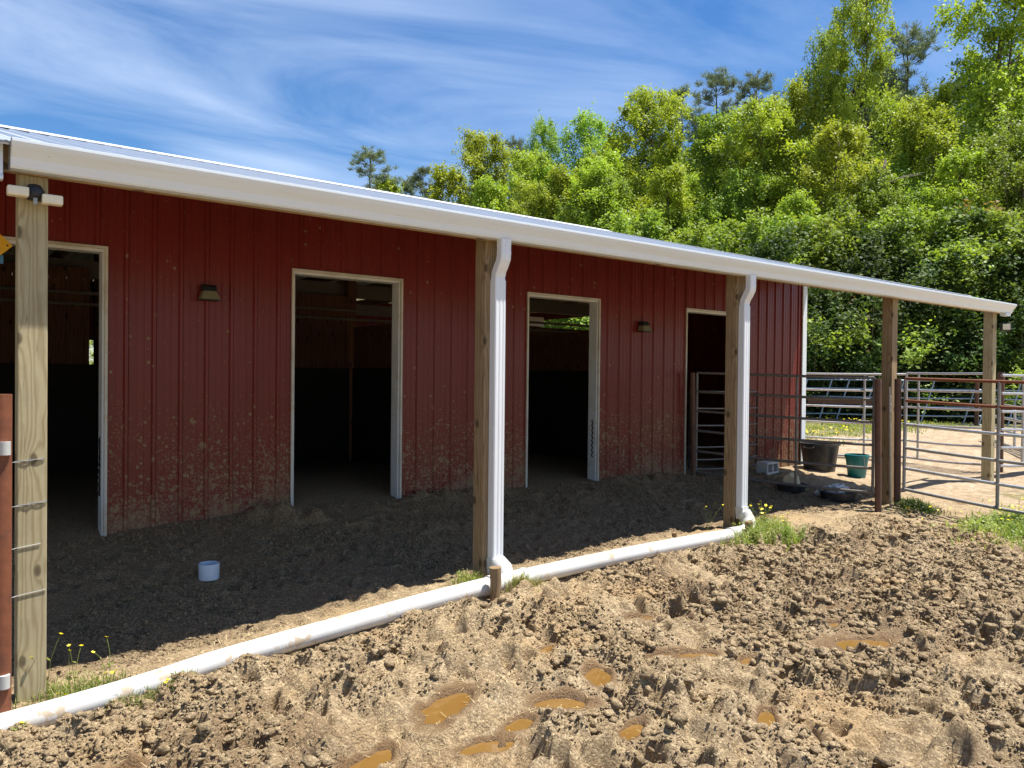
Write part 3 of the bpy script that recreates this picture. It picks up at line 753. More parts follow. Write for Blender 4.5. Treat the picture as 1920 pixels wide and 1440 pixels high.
# ------------------------------------------------------------------ drain pipe
pp = [(-1.2, 4.76, -1.93), (.29, 4.77, -1.862), (1.0, 4.77, -1.81), (1.5, 4.78, -1.757), (2.4, 4.79, -1.695), (3.0, 4.80, -1.655), (3.60, 4.80, -1.628), (4.4, 4.80, -1.605), (5.23, 4.80, -1.594), (6.0, 4.80, -1.595), (6.62, 4.80, -1.600), (6.78, 4.81, -1.60)]
def cat(pts, per=6):
    P = [np.array(p, float) for p in pts]; out = []
    for i in range(len(P)-1):
        a = P[max(i-1, 0)]; b = P[i]; c = P[i+1]; d = P[min(i+2, len(P)-1)]
        for k in range(per):
            t = k/per; out.append(.5*((2*b)+(-a+c)*t+(2*a-5*b+4*c-d)*t*t+(-a+3*b-3*c+d)*t**3))
    out.append(P[-1]); return out
pipe = empty('drain_pipe', (3.6, 4.8, -1.7)); tag(pipe, 'long white plastic drain pipe lying on the mud along the foot of the porch posts', 'drain pipe')
PO = np.array([3.6, 4.8, -1.7])
def ppart(mb, name, mat, parent=None, off=PO, **kw):
    mb.v = [tuple(np.array(v)-off) for v in mb.v]; o = mb.build(name, mat, parent or pipe, smooth=True); return smooth_angle(o, 35)
RP = .069
ppart(MB().tube(cat(pp), RP, 28), 'pipe', M['pvc'])
def on_pipe(x):
    xs = [p[0] for p in pp]; return np.array([x, np.interp(x, xs, [p[1] for p in pp]), np.interp(x, xs, [p[2] for p in pp])])
a = on_pipe(3.50); b = on_pipe(3.86)
tee = MB().tube([a, a+(b-a)*.12, a+(b-a)*.121, a+(b-a)*.88, a+(b-a)*.881, b], [RP+.012, RP+.012, RP+.006, RP+.006, RP+.012, RP+.012], 28)
c = on_pipe(3.685); tee.tube([c, c+(0, .06, .09), (3.685, 4.93, -1.50)], [RP+.004, RP+.006, RP+.002], 24)
ppart(tee, 'tee_fitting', M['pvc'])
el = MB().tube(cat([(6.60, 4.80, -1.60), (6.78, 4.81, -1.60), (6.90, 4.84, -1.575), (6.955, 4.90, -1.50), (6.948, 4.945, -1.43)], 5), RP+.008, 26)
ppart(el, 'elbow', M['pvc'])
ppart(MB().tube([on_pipe(6.52), on_pipe(6.64)], RP+.010, 26), 'coupling', M['pvc'])

# stakes
def stake(x, y, z0, z1, r, lab, lean=(0, 0)):
    mb = MB(); n = 10; pts = []
    for i in range(6):
        t = i/5; pts.append((lean[0]*t+.004*math.sin(i*2), lean[1]*t, t*(z1-z0)))
    mb.tube(pts, [r*(.92+.08*math.sin(i*1.7)) for i in range(6)], n)
    o = mb.build('stake', M['stake']); o.location = (x, y, z0); smooth_angle(o, 50); tag(o, lab, 'stake', 'short wooden stakes by the drain pipe'); return o
stake(3.47, 4.67, -2.0, -1.455, .047, 'split wooden stake in front of the drain pipe beside the middle downspout')
stake(6.70, 4.70, -1.95, -1.46, .042, 'short wooden stake with a pale sawn top at the elbow end of the drain pipe')
stake(5.98, 5.06, -1.85, -1.55, .026, 'thin stub of a stake behind the drain pipe near its far end')

# ------------------------------------------------------------------ lamps
def wall_lamp(x, z, lab):
    t = empty('wall_lamp', (x, YW-.02, z)); tag(t, lab, 'wall lamp', 'lamps on the red wall')
    MB().prism([(0, .075), (-.06, .075), (-.085, .055), (-.10, .02), (0, .02)], -.062, .062).build('housing', M['blackmetal'], t, bevel=.004)
    m = MB().add([(-.055, -.085, .018), (.055, -.085, .018), (.088, -.125, -.062), (-.088, -.125, -.062), (-.055, 0, .018), (.055, 0, .018), (.088, 0, -.062), (-.088, 0, -.062)],
        [(0, 3, 2, 1), (0, 4, 7, 3), (1, 2, 6, 5), (3, 7, 6, 2), (0, 1, 5, 4), (4, 5, 6, 7)])
    m.build('lens', M['lens'], t, bevel=.004)
    MB().box(-.09, .09, -.130, 0, -.072, -.0635).build('rim', M['blackmetal'], t, bevel=.002)
wall_lamp(2.14, .738, 'small wall lamp with a yellowed lens between the first and second doors')
wall_lamp(8.04, .700, 'small wall lamp with a yellowed lens between the third and fourth doors')
fl = empty('floodlight', (.505, 4.97, .955)); tag(fl, 'twin head floodlight with a dark sensor on the nearest porch post', 'floodlight')
MB().lathe([(0.0, -.035), (.035, -.032), (.048, -.01), (.048, .02), (.03, .05), (0.0, .058)], (0, -.02, .01), 20).build('sensor', M['blackmetal'], fl, smooth=True)
MB().box(-.010, .010, -.066, -.05, -.052, -.015).build('sensor_lens', M['galvdull'], fl, bevel=.003)
for s, dz in ((-1, .008), (1, -.016)):
    m = MB().box(min(s*.03, s*.13), max(s*.03, s*.13), -.085, -.02, dz-.026, dz+.026); m.build('lamp_head', M['lenspale'], fl, bevel=.008)
fr_ = empty('floodlight', (13.66, 4.97, .86), R(-48)); tag(fr_, 'small floodlight with a white face on the far end porch post', 'floodlight')
MB().box(0, .15, -.07, .0, -.07, .06).build('housing', M['blackmetal'], fr_, bevel=.008); MB().box(.02, .13, -.078, -.0705, -.05, .04).build('lamp_face', M['lenspale'], fr_, bevel=.003)

# ------------------------------------------------------------------ left pipe, wires, sign
lp = empty('fence_pipe', (.352, 4.86, -2.0)); tag(lp, 'rusty steel fence pipe standing left of the nearest porch post', 'fence post')
smooth_angle(MB().tube([(0, 0, 0), (0, 0, 1.873)], .047, 20).build('pipe', M['rust'], lp), 40)
for z in (1.59, .36): smooth_angle(MB().tube([(.012, -.045, z-.035), (.012, -.045, z+.035)], .026, 16).build('insulator', M['insul'], lp), 40)
for (z0, z1, xx, barb, lab) in [(-.545, -.49, .565, True, 'upper twisted barbed wire stapled across the nearest post'), (-.80, -.73, .575, True, 'second barbed wire down, fixed across the nearest post'),
                                (-1.03, -.965, .545, False, 'third wire down, smooth, ending on the nearest post'), (-1.30, -1.225, .572, False, 'lowest smooth wire wrapped round the nearest post')]:
    mb = MB(); pts = [np.array([x, 4.80+.1955*sm(x, .30, .43), z0+(z1-z0)*((x+.6)/(xx+.6))**2]) for x in np.linspace(-.6, xx, 60)]
    if barb:
        for ph in (0, math.pi):
            mb.tube([p+np.array([0, .0028*math.cos(i*1.1+ph), .0028*math.sin(i*1.1+ph)]) for i, p in enumerate(pts)], .0022, 5)
        for p in (pts[50], pts[55], pts[42]):
            mb.tube([p+np.array([-.01, -.004, -.014]), p+np.array([.01, -.004, .014])], .0015, 4)
    else: mb.tube(pts, .0024, 6)
    tag(mb.build('fence_wire', M['wire']), lab, 'wire', 'wires at the nearest post')
sg = empty('hanging_sign', (.495, 7.15, .97)); tag(sg, 'yellow diamond tag with a blue tip hanging in the first doorway', 'sign')
a45 = math.sqrt(.5)
mm = MB(); q = [(0, .092), (.092, 0), (0, -.092), (-.092, 0)]
mm.prism([(0, 0)], 0, 0) if False else None
mm.add([(x, y, z) for y in (-.004, .004) for x, z in q], [(3,2,1,0),(4,5,6,7),(0,1,5,4),(1,2,6,5),(2,3,7,6),(3,0,4,7)])
MB_sign = mm.build('board', M['yellow'], sg, bevel=.002); MB_sign.location = (-.0, 0, 0)
MB().tube([(.055, -.0065, 0), (.055, -.0045, 0)], .007, 12).build('eyelet', M['kick'], sg)
MB().box(-.03, .03, -.006, .006, -.145, -.08).build('tip', M['bluep'], sg, bevel=.002)
MB().tube([(0, 0, .09), (0, .0, .30)], .003, 6).build('cord', M['wire'], sg)

# ------------------------------------------------------------------ gates
def put(o): return o
def pipe_panel(name, p0, p1, zt0, zt1, zb0, zb1, ts, rad, mats, ups, umat, lab, cat, grp, slant=0.0, uprad=None, merge=False):
    p0 = np.array(p0, float); p1 = np.array(p1, float)
    t = empty(name, (p0[0], p0[1], zb0)); tag(t, lab, cat, grp); off = np.array([p0[0], p0[1], zb0])
    def P(u, v): q = p0+(p1-p0)*u; return np.array([q[0], q[1], (zt0+(zt1-zt0)*u)*(1-v)+(zb0+(zb1-zb0)*u)*v])-off
    for i, v in enumerate(ts):
        w = [P(u, v)+np.array([0, 0, -.006*math.sin(u*math.pi)*(1+i*.6)]) for u in np.linspace(0, 1, 7)]
        smooth_angle(MB().tube(w, rad, 10).build('rail', mats[i % len(mats)], t), 40)
    for u in ups:
        d = (p1-p0)/np.linalg.norm(p1-p0)
        a = P(u, 0); b = P(u, 1); b[:2] += d*slant*1.0
        smooth_angle(MB().tube([a, b], uprad or rad, 10).build('upright', umat, t), 40)
    return t
G, GD, RU, BL = M['galv'], M['galvdull'], M['rust'], M['blue']
T6 = (0, .175, .36, .555, .775, 1.0)
pipe_panel('pipe_gate', (10.20, 4.80), (10.32, 2.4), .015, -.03, -1.43, -1.60, (0, .20, .415, .625, .81, 1), .021, [RU, RU, G, GD, G, GD], (0.0, .45, 1.0), GD,
           'pipe gate with two rusty top rails running right from the gate posts', 'gate', 'pipe gates', 0)
pipe_panel('pipe_gate', (9.16, 7.36), (9.74, 4.98), .07, .02, -1.40, -1.46, (0, .19, .385, .585, .79, 1), .019, [M['gatedark']], (.0, .60, 1.0), M['gatedark'],
           'grey pipe gate closing the porch end between the fourth door and gate posts', 'gate', 'pipe gates', 0)
pipe_panel('pipe_gate', (9.05, 7.40), (10.75, 7.42), -.20, -.22, -1.36, -1.40, (0, .22, .44, .72, .88, 1), .012, [M['gatedark']], (.0, 1.0), M['kick'],
           'thin dark pipe gate across the lower part of the fourth doorway', 'gate', 'pipe gates', 0)
for x, y, z0, z1, r, lab, m, lx, ly in [(9.74, 4.90, -1.95, .005, .040, 'left rusty gate pipe of the pair in front of the fourth porch post', M['rustdark'], -.06, .0), (10.20, 4.88, -1.95, .01, .042, 'right rusty gate pipe of the pair in front of the fourth porch post', M['rustdark'], -.04, 0),
                           (9.08, 7.33, -1.7, .07, .035, 'dark rusty pipe leaning on the wall beside the fourth doorway', M['rustdark'], -.06, 0)]:
    o = MB().tube([(0, 0, 0), (lx, ly, z1-z0)], r, 16).build('gate_post', m); o.location = (x, y, z0); smooth_angle(o, 40); tag(o, lab, 'post')
ch = MB()
for i in range(9):
    z = -.24-.05*i; c_ = np.array([9.97+.006*math.sin(i), 4.88, z]); pts = [c_+np.array([.012*math.cos(t), (0 if i % 2 else .010*math.cos(t)), .03*math.sin(t)]) for t in np.linspace(0, 2*math.pi, 9)]
    ch.tube(pts, .0045, 5, False)
tag(ch.build('chain', M['wire']), 'galvanised chain tying the two rusty gate pipes together', 'chain')
tag(MB().tube([(9.90, 4.86, -.10), (10.02, 4.88, -1.90)], .012, 8).build('rod', GD), 'thin pale rod standing between the two rusty gate pipes', 'rod')
tp = empty('fence_tpost', (9.55, 7.05, -1.65)); tag(tp, 'dark steel T post with a white tip before the fourth doorway', 'post')
MB().box(-.017, .017, -.003, .003, 0, 1.13).box(-.003, .003, .003, .03, 0, 1.13).build('shaft', M['blackmetal'], tp); MB().box(-.018, .018, -.004, .004, 1.13, 1.33).box(-.004, .004, .004, .031, 1.13, 1.33).build('white_tip', M['jamb'], tp)

# round pen behind: near panels then far panels
def pen(name, a, b, Za, Zb, ytop, ybot, n, ts, rad, mats, ups, lab, grp, slant=0, umat=None):
    """a,b: photo columns of the panel ends, Z: their depths; rail heights are metres"""
    A_ = at(a, 720, Za); B_ = at(b, 720, Zb)
    return pipe_panel(name, A_[:2], B_[:2], ytop, ytop, ybot, ybot, ts, rad, mats, ups, umat or G, lab, 'fence panel', grp, slant)
TP = (0, .2, .4, .6, .8, 1.0)
def pn(a, b, Za, Zb, lab, ups=(0, .5, 1), za=(.1, -1.43), mats=[G], rad=.020, slant=0, ts=TP, grp='livestock panels behind the barn', umat=None):
    return pen('livestock_panel', a, b, Za, Zb, za[0], za[1], 1, ts, rad, mats, ups, lab, grp, slant, umat)
pn(1500, 1700, 15.0, 14.2, 'grey pen panel seen over the black tub, left of the gate posts', (.02, .62, 1))
pn(1700, 1862, 14.2, 13.0, 'grey pen panel between the fourth and fifth porch posts', (.15, 1), za=(.12, -1.43))
pn(1878, 2010, 12.6, 13.4, 'grey pen panel right of the fifth porch post', (.30, .98), za=(.09, -1.40), rad=.024)
pn(1862, 1990, 18.5, 13.5, 'grey pen panel angling away at the right edge, behind the fifth post', (0, .4), za=(-.55, -1.42), rad=.028, ts=(0, .33, .66, 1))
for i, (a, b, Z0, Z1_, u, lab) in enumerate([(1430, 1560, 27, 26.5, (.25, .65, 1), 'far blue grey panel with slanted bars at the left, beside the barn corner'), (1560, 1655, 26.5, 26, (.35, .85), 'far blue grey panel with slanted bars left of the fourth post'),
        (1655, 1840, 26, 25.5, (.22, .53, .96), 'far blue grey panel with slanted bars between the fourth and fifth posts'), (1845, 2000, 25, 25, (.1, .45, .8), 'far blue grey panel with slanted bars right of the fifth post')]):
    pn(a, b, Z0, Z1_, lab, u, za=(-.02, -1.48), mats=[BL], rad=.024, slant=-.42, grp='far slanted panels', umat=BL)
for a, Z0, z1, r, lab in [(1645, 25.6, 0.0, .06, 'far dark red post left of the fourth porch post'), (1832, 25.2, .05, .065, 'far dark red post left of the fifth porch post'), (1877, 13.2, .15, .055, 'rusty red pipe post just behind the fifth porch post')]:
    q = at(a, 720, Z0); o = MB().tube([(0, 0, 0), (.0, 0, z1+1.75)], r, 12).build('pen_post', M['rustdark']); o.location = (q[0], q[1], -1.75); smooth_angle(o); tag(o, lab, 'post')
q0 = at(1515, 752, 25); q1 = at(1660, 756, 24.5)
o = MB().bar(q0-q0, q1-q0, .10, .14).build('rusty_beam', M['rustdark']); o.location = q0; tag(o, 'long dark rusty beam behind the pen panels by the barn corner', 'beam')

# ------------------------------------------------------------------ tubs, buckets, pans
def on_ground(x, y): return (x, y, float(g0(x, y)))
tub = empty('muck_tub', (11.95, 7.02, gz(11.95, 7.02)-.02)); tag(tub, 'large black muck tub standing by the barn corner', 'tub')
o = MB().lathe([(0, .0), (.235, .0), (.245, .01), (.30, .43), (.325, .435), (.325, .47), (.295, .47), (.288, .44), (.235, .03), (0, .03)], (0, 0, 0), 40).build('body', M['tub'], tub); smooth_angle(o, 35)
for s in (-1, 1):
    o = MB().tube([(.31*s, -.09, .43), (.345*s, -.08, .40), (.36*s, 0, .39), (.345*s, .08, .40), (.31*s, .09, .43)], .011, 8).build('handle', M['tub'], tub); smooth_angle(o)
bk = empty('bucket', (12.0, 6.40, gz(12.0, 6.40)-.01)); tag(bk, 'teal plastic bucket standing on the dirt right of the black tub', 'bucket')
o = MB().lathe([(0, 0), (.125, 0), (.133, .01), (.172, .315), (.185, .318), (.187, .33), (.187, .368), (.176, .372), (.168, .33), (.125, .02), (0, .02)], (0, 0, 0), 36).build('body', M['teal'], bk); smooth_angle(o, 35)
ld = MB()
for i in range(12):
    t = i*math.pi/6; ld.box(.0, .012, -.006, .006, .318, .352); 
    for j in range(8):
        v = ld.v[-8+j]; ld.v[-8+j] = ((v[0]+.172)*math.cos(t)-v[1]*math.sin(t), (v[0]+.172)*math.sin(t)+v[1]*math.cos(t), v[2])
ld.build('rim_ribs', M['teal'], bk)
pts = [(.19*math.cos(t), -.02-.02*math.sin(t)*0-.19*0, .34-.30*math.sin(t)) for t in np.linspace(0, math.pi, 13)]
o = MB().tube([(p[0]*1.0, .19*math.sin(t)*-1.0 if False else -.20*math.sin(t)*.35-.0, p[2]) for p, t in zip(pts, np.linspace(0, math.pi, 13))], .004, 6).build('handle', M['wire'], bk); o.rotation_euler = (0, 0, R(60))
cb = empty('concrete_block', (10.62, 7.12, gz(10.62, 7.12)-.01), R(8)); tag(cb, 'pale grey concrete block with a hole lying against the red wall', 'block')
bl = MB()
W_, D_, H_ = .40, .19, .19
for a, b, c, d in [(-W_/2, W_/2, 0, .035), (-W_/2, W_/2, H_-.035, H_)]: bl.box(a, b, -D_/2, D_/2, c, d)
for a, b in [(-W_/2, -W_/2+.04), (-.02, .02), (W_/2-.04, W_/2)]: bl.box(a+.001, b-.001, -D_/2+.001, D_/2-.001, .036, H_-.036)
bl.build('body', M['concrete'], cb, bevel=.008)
def pan(x, y, lab, r=.24, h=.13):
    t = empty('feed_pan', (x, y, gz(x, y)+.005)); tag(t, lab, 'feed pan', 'black rubber feed pans')
    o = MB().lathe([(0, 0), (r*.82, 0), (r*.86, .01), (r, h), (r+.015, h+.004), (r+.013, h+.014), (r-.01, h+.012), (r*.8, .025), (0, .02)], (0, 0, 0), 36).build('body', M['pan'], t); smooth_angle(o, 35); return t
P1 = (9.75, 6.15); P2 = (9.95, 5.56)
pan(*P1, 'black rubber feed pan holding a cream mineral block, the farther of two', .205, .085); pan(*P2, 'black rubber feed pan holding crumpled white plastic, the nearer of two', .245, .115)
def lump(name, mat, c, sx, sy, sz, seed, lab, cat, amp=.3, sub=3, f=3.0):
    import bmesh
    bm = bmesh.new(); bmesh.ops.create_icosphere(bm, subdivisions=sub, radius=1)
    from mathutils import noise as mn
    for v in bm.verts:
        d = 1+amp*mn.noise(v.co*f+Vector((seed, 0, 0)))+amp*.5*mn.noise(v.co*f*2.3+Vector((0, seed, 0)))
        v.co = Vector((v.co.x*sx*d, v.co.y*sy*d, v.co.z*sz*d))
    m = bpy.data.meshes.new(name); bm.to_mesh(m); bm.free(); m.materials.append(mat)
    o = bpy.data.objects.new(name, m); o.location = c; link(o); tag(o, lab, cat); return o
zz = gz(*P1)
mbk = MB().prism([(-.09, 0), (.10, 0), (.085, .13), (.02, .17), (-.06, .12)], -.15, .12)
o = mbk.build('mineral_block', M['salt'], None, bevel=.015); o.location = (P1[0]+.02, P1[1], zz+.07); o.scale = (1.15, 1.15, 1.1); o.rotation_euler = (0, 0, R(25)); tag(o, 'cream coloured worn mineral block sitting in the farther black pan', 'mineral block')
lump('plastic_bag', M['bag'], (P2[0]-.02, P2[1]+.02, gz(*P2)+.15), .20, .14, .065, 4, 'crumpled white plastic sheet stuffed in the nearer black pan', 'plastic sheet', .6, 4, 2.5)
lump('plastic_cup', M['bag'], (9.98, 5.88, gz(9.98, 5.88)+.04), .05, .05, .045, 9, 'small white crushed cup between the two feed pans', 'cup', .25, 3)
# white ring in the shade
rr = empty('plastic_ring', (1.83, 6.27, gz(1.83, 6.27)-.006)); tag(rr, 'pale open plastic pipe ring standing on the dark dirt under the porch', 'pipe ring')
o = MB().lathe([(.074, 0), (.077, .004), (.080, .122), (.078, .126), (.073, .126), (.071, .12), (.070, .004), (.074, 0)], (0, 0, 0), 36).build('ring', M['ring'], rr); smooth_angle(o, 35)
o = MB().lathe([(0, .055), (.0705, .055)], (0, 0, 0), 36).build('web', M['ring'], rr)

# ------------------------------------------------------------------ straw litter and grass
def blades(name, pts, hmin, hmax, w, mat, lean=.5, flat=False, seed=1, kind='stuff'):
    r = np.random.RandomState(seed); n = len(pts); P = np.asarray(pts, float)
    h = r.uniform(hmin, hmax, n); an = r.uniform(0, 2*math.pi, n); ln = r.uniform(.1, 1, n)*lean
    d = np.stack((np.cos(an), np.sin(an), np.zeros(n)), 1); s = np.stack((-np.sin(an), np.cos(an), np.zeros(n)), 1)
    if flat:
        tilt = r.uniform(-.25, .45, n); e = d*h[:, None]; e[:, 2] = tilt*h
        v = np.stack((P-s*w, P+s*w, P+e+s*w, P+e-s*w), 1).reshape(-1, 3); f = np.arange(4*n).reshape(n, 4)
        return mesh_np(name, v, f, mat)
    m1 = P+d*(h*ln*.35)[:, None]; m1[:, 2] += h*.55; tp_ = P+d*(h*ln)[:, None]; tp_[:, 2] += h*(1-.35*ln)
    v = np.stack((P-s*w, P+s*w, m1+s*w*.8, m1-s*w*.8, tp_), 1).reshape(-1, 3); b = np.arange(n)*5
    q = np.stack((b, b+1, b+2, b+3), 1); tr = np.stack((b+3, b+2, b+4, b+4), 1)
    faces = [tuple(x) for x in q]+[(int(x[0]), int(x[1]), int(x[2])) for x in tr]
    return mesh_np(name, v, faces, mat)
def gzv(x, y):
    i = np.clip(np.searchsorted(gx, x), 1, len(gx)-1); j = np.clip(np.searchsorted(gy, y), 1, len(gy)-1); return Z[i, j]
n = 42000; x = rng.uniform(-.3, 9, n); y = rng.uniform(.8, 7.4, n)
keep = rng.rand(n) < np.where(y < 4.9, .5, .9); x, y = x[keep], y[keep]
tag(link(bpy.data.objects.new('straw_litter', blades('straw_litter', np.stack((x, y, gzv(x, y)+.003), 1), .012, .05, .0011, M['straw'], flat=True, seed=3))),
    'fine tan straw and dry stems strewn over the mud and dirt', 'straw', kind='stuff')
def clump(cx, cy, sx, sy, n, seed):
    r = np.random.RandomState(seed); x = r.normal(cx, sx, n); y = r.normal(cy, sy, n); return np.stack((x, y, gzv(x, y)-.004), 1)
def grass_obj(name, pts, h0, h1, w, lab, seed, mat='grass', kind='stuff', cat='grass', group=None):
    if len(pts) < 12000:
        rr_ = np.random.RandomState(seed+50); kk = rr_.rand(len(pts)) < .22
        me_ = blades('dry_stems', pts[kk]+np.array([0, 0, .004]), h0*.8, h1*.9, w*.7, M['straw'], 1.2, seed=seed+1)
        pts = pts[~kk]; o2 = link(bpy.data.objects.new('dry_stems', me_)); tag(o2, 'dead tan stems tangled in the '+lab.split(' in ')[0].split(' at ')[0].split(' around ')[0].split(' beneath ')[0], 'dry stems', kind='stuff')
        h1 = h1*1.0
    o = link(bpy.data.objects.new(name, blades(name, pts, h0, h1, w, M[mat], .8, seed=seed))); tag(o, lab, cat, group, kind=kind); return o
grass_obj('grass', np.concatenate([clump(.75, 4.93, .10, .06, 480, 1), clump(.62, 5.02, .07, .05, 250, 31)]), .03, .10, .0022, 'short green grass growing between the nearest post and the drain pipe', 5)
grass_obj('grass', clump(.30, 4.93, .07, .05, 200, 2), .03, .09, .0022, 'thin grass at the foot of the rusty fence pipe', 6)
grass_obj('grass', clump(1.05, 4.66, .12, .03, 260, 3), .02, .07, .002, 'sparse grass under the front side of the drain pipe', 7)
grass_obj('grass', np.concatenate([clump(3.72, 4.66, .08, .035, 420, 4)]), .04, .13, .0024, 'green grass tuft in front of the drain pipe right of the split stake', 8)
grass_obj('grass', np.concatenate([clump(3.45, 4.98, .07, .04, 300, 44)]), .03, .11, .0026, 'small weeds at the foot of the middle post', 18)
grass_obj('grass', np.concatenate([clump(7.0, 4.62, .15, .12, 1700, 5), clump(7.13, 4.84, .12, .09, 1100, 6), clump(6.62, 4.55, .16, .06, 650, 12)]), .04, .20, .0042, 'dense green weeds around the elbow end of the drain pipe', 9)
grass_obj('grass', clump(10.25, 4.62, .12, .12, 900, 7), .04, .12, .005, 'low green weeds at the base of the gate posts', 10, mat='leafC')
grass_obj('grass', np.concatenate([clump(9.95, 3.62, .35, .14, 1500, 8), clump(10.1, 3.25, .5, .14, 2000, 9), clump(11.0, 3.2, .8, .35, 2000, 10)]), .03, .13, .007, 'patch of green weeds beneath the right hand gate', 11)
pts = []
r = np.random.RandomState(12)
x = r.uniform(14, 28, 60000); y = r.uniform(5, 32, 60000); k = r.rand(60000) < np.clip(sm(x, 15, 17)*sm(y-(x-15)*.15, 8.2, 10.5)*1.0, 0, 1)*np.where(fbm(x, y, .7, 3, 5) > -.15, 1, .15)
x, y = x[k], y[k]
grass_obj('grass', np.stack((x, y, gzv(x, y)), 1), .04, .12, .012, 'yellow green grass with dandelions in the pen beyond the barn corner', 13)

def buttercup(x, y, h, nst, seed, lab, group='yellow buttercups', leaves=True, fr=.011):
    r = np.random.RandomState(seed); t = empty('buttercup_plant', (x, y, gz(x, y)-.01)); tag(t, lab, 'flower', group)
    st = MB(); lf = MB()
    for k in range(nst):
        an = r.uniform(0, 6.28); sp = r.uniform(.15, .75)*h*.7; hh = h*r.uniform(.6, 1)
        p0 = np.array([r.uniform(-.02, .02), r.uniform(-.02, .02), 0]); p1 = p0+np.array([math.cos(an)*sp*.35, math.sin(an)*sp*.35, hh*.55]); p2 = np.array([math.cos(an)*sp, math.sin(an)*sp, hh])
        st.tube([p0, (p0+p1)/2, p1, (p1+p2)/2+np.array([0, 0, .01]), p2], .0016, 5)
        nrm = np.array([r.uniform(-.4, .4), r.uniform(-.4, .4), 1.]); nrm /= np.linalg.norm(nrm); u = np.cross(nrm, (1, 0, 0)); u /= np.linalg.norm(u); w = np.cross(nrm, u)
        fl_ = MB()
        for m in range(5):
            a = m*2*math.pi/5; e = u*math.cos(a)+w*math.sin(a); s_ = -u*math.sin(a)+w*math.cos(a)
            fl_.add([p2, p2+e*fr*.7-s_*fr*.5+nrm*.002, p2+e*fr*1.1+nrm*.006, p2+e*fr*.7+s_*fr*.5+nrm*.002], [(0, 1, 2, 3)])
        fl_.build('bloom', M['petal'], t)
        if leaves:
            for m in range(5):
                f = r.uniform(.1, .7); c_ = p0*(1-f)+p1*f if f < .5 else p1; a = r.uniform(0, 6.28); L = r.uniform(.02, .05); e = np.array([math.cos(a), math.sin(a), r.uniform(-.1, .5)]); s_ = np.array([-math.sin(a), math.cos(a), 0])
                lf.add([c_, c_+e*L*.5-s_*L*.18, c_+e*L, c_+e*L*.5+s_*L*.18], [(0, 1, 2, 3)])
    st.build('stems', M['grass'], t)
    if leaves: lf.build('leaves', M['grass'], t)
    return t
buttercup(.60, 5.07, .33, 4, 1, 'tall buttercup with several yellow blooms right beside the nearest post')
buttercup(.74, 5.18, .26, 3, 2, 'leaning buttercup behind the tall one near the nearest post')
buttercup(.90, 5.12, .20, 2, 3, 'small buttercup alone at the edge of the porch shade')
buttercup(.88, 4.92, .10, 3, 4, 'low buttercup with two blooms close above the drain pipe')
buttercup(.62, 4.90, .07, 2, 5, 'tiny buttercup at the foot of the nearest post, by the drain pipe')
buttercup(.42, 4.66, .04, 2, 6, 'tiny buttercup under the near end of the drain pipe')
buttercup(1.12, 4.66, .05, 2, 7, 'low buttercup in front of the drain pipe, right of the nearest post')
buttercup(6.62, 5.15, .30, 5, 8, 'buttercup rising behind the third post on its left')
for i, (x, y, h) in enumerate([(7.1, 4.85, .36), (7.25, 4.9, .32), (7.02, 4.7, .30), (7.2, 4.6, .22)]):
    buttercup(x, y, h, 7, 20+i, ['buttercups in the weeds right of the third post, tallest bunch', 'buttercups in the weeds right of the third post, outermost bunch', 'buttercups in the weeds directly beside the pipe elbow', 'buttercups low at the front of the weeds by the pipe elbow'][i], fr=.014)
r = np.random.RandomState(5)
fm = MB()
def flowers_stuff(name, n, gen, size, lab):
    P = gen(n); r = np.random.RandomState(9); s = size*r.uniform(.6, 1.2, n); a = r.uniform(0, 6.28, n); tl = r.uniform(-.5, .5, (n, 2))
    u = np.stack((np.cos(a), np.sin(a), tl[:, 0]), 1)*s[:, None]; w = np.stack((-np.sin(a), np.cos(a), tl[:, 1]), 1)*s[:, None]
    v = np.stack((P-u, P-w, P+u, P+w), 1).reshape(-1, 3); f = np.arange(4*n).reshape(n, 4)
    tag(link(bpy.data.objects.new(name, mesh_np(name, v, f, M['petal']))), lab, 'flowers', kind='stuff')
def g1(n):
    r = np.random.RandomState(3); x = r.uniform(15.5, 26, n*4); y = r.uniform(9, 26, n*4); k = (sm(x, 15, 17)*sm(y-(x-15)*.15, 8.2, 10.5) > .5)&(fbm(x, y, .5, 2, 8) > .1)
    x, y = x[k][:n], y[k][:n]; m = len(x); 
    if m < n: x = np.resize(x, n); y = np.resize(y, n)
    return np.stack((x, y, gzv(x, y)+r.uniform(.08, .22, n)), 1)
def weeds(name, cen, n, size, hgt, lab, seed, mat='weed'):
    r = np.random.RandomState(seed); P = np.concatenate([clump(*c, seed+i) for i, c in enumerate(cen)]); m = len(P); P[:, 2] += r.rand(m)**1.3*hgt*np.exp(-.5*0)
    nr = r.normal(size=(m, 3))*.6; nr[:, 2] = np.abs(nr[:, 2])+.5; nr /= np.linalg.norm(nr, axis=1)[:, None]; tt = r.normal(size=(m, 3)); u = np.cross(nr, tt); u /= np.linalg.norm(u, axis=1)[:, None]; w = np.cross(nr, u)
    s_ = size*r.uniform(.4, 1.3, m)[:, None]; v = np.stack((P-u*s_*.5, P-w*s_*.28, P+u*s_*.5, P+w*s_*.28), 1).reshape(-1, 3)
    tag(link(bpy.data.objects.new(name, mesh_np(name, v, np.arange(4*m).reshape(m, 4), M['grass'] if mat == 'weed' else M[mat]))), lab, 'weeds', kind='stuff')
weeds('weeds', [(6.98, 4.60, .17, .11, 1500), (7.13, 4.82, .11, .08, 900), (6.62, 4.52, .17, .05, 500)], 0, .030, .17, 'broad leaved weeds matted round the pipe elbow and its stake', 61)
weeds('weeds', [(9.95, 3.58, .38, .13, 1600), (10.2, 3.2, .5, .13, 1800)], 0, .045, .12, 'broad leaved weeds in the patch under the right hand gate', 62)
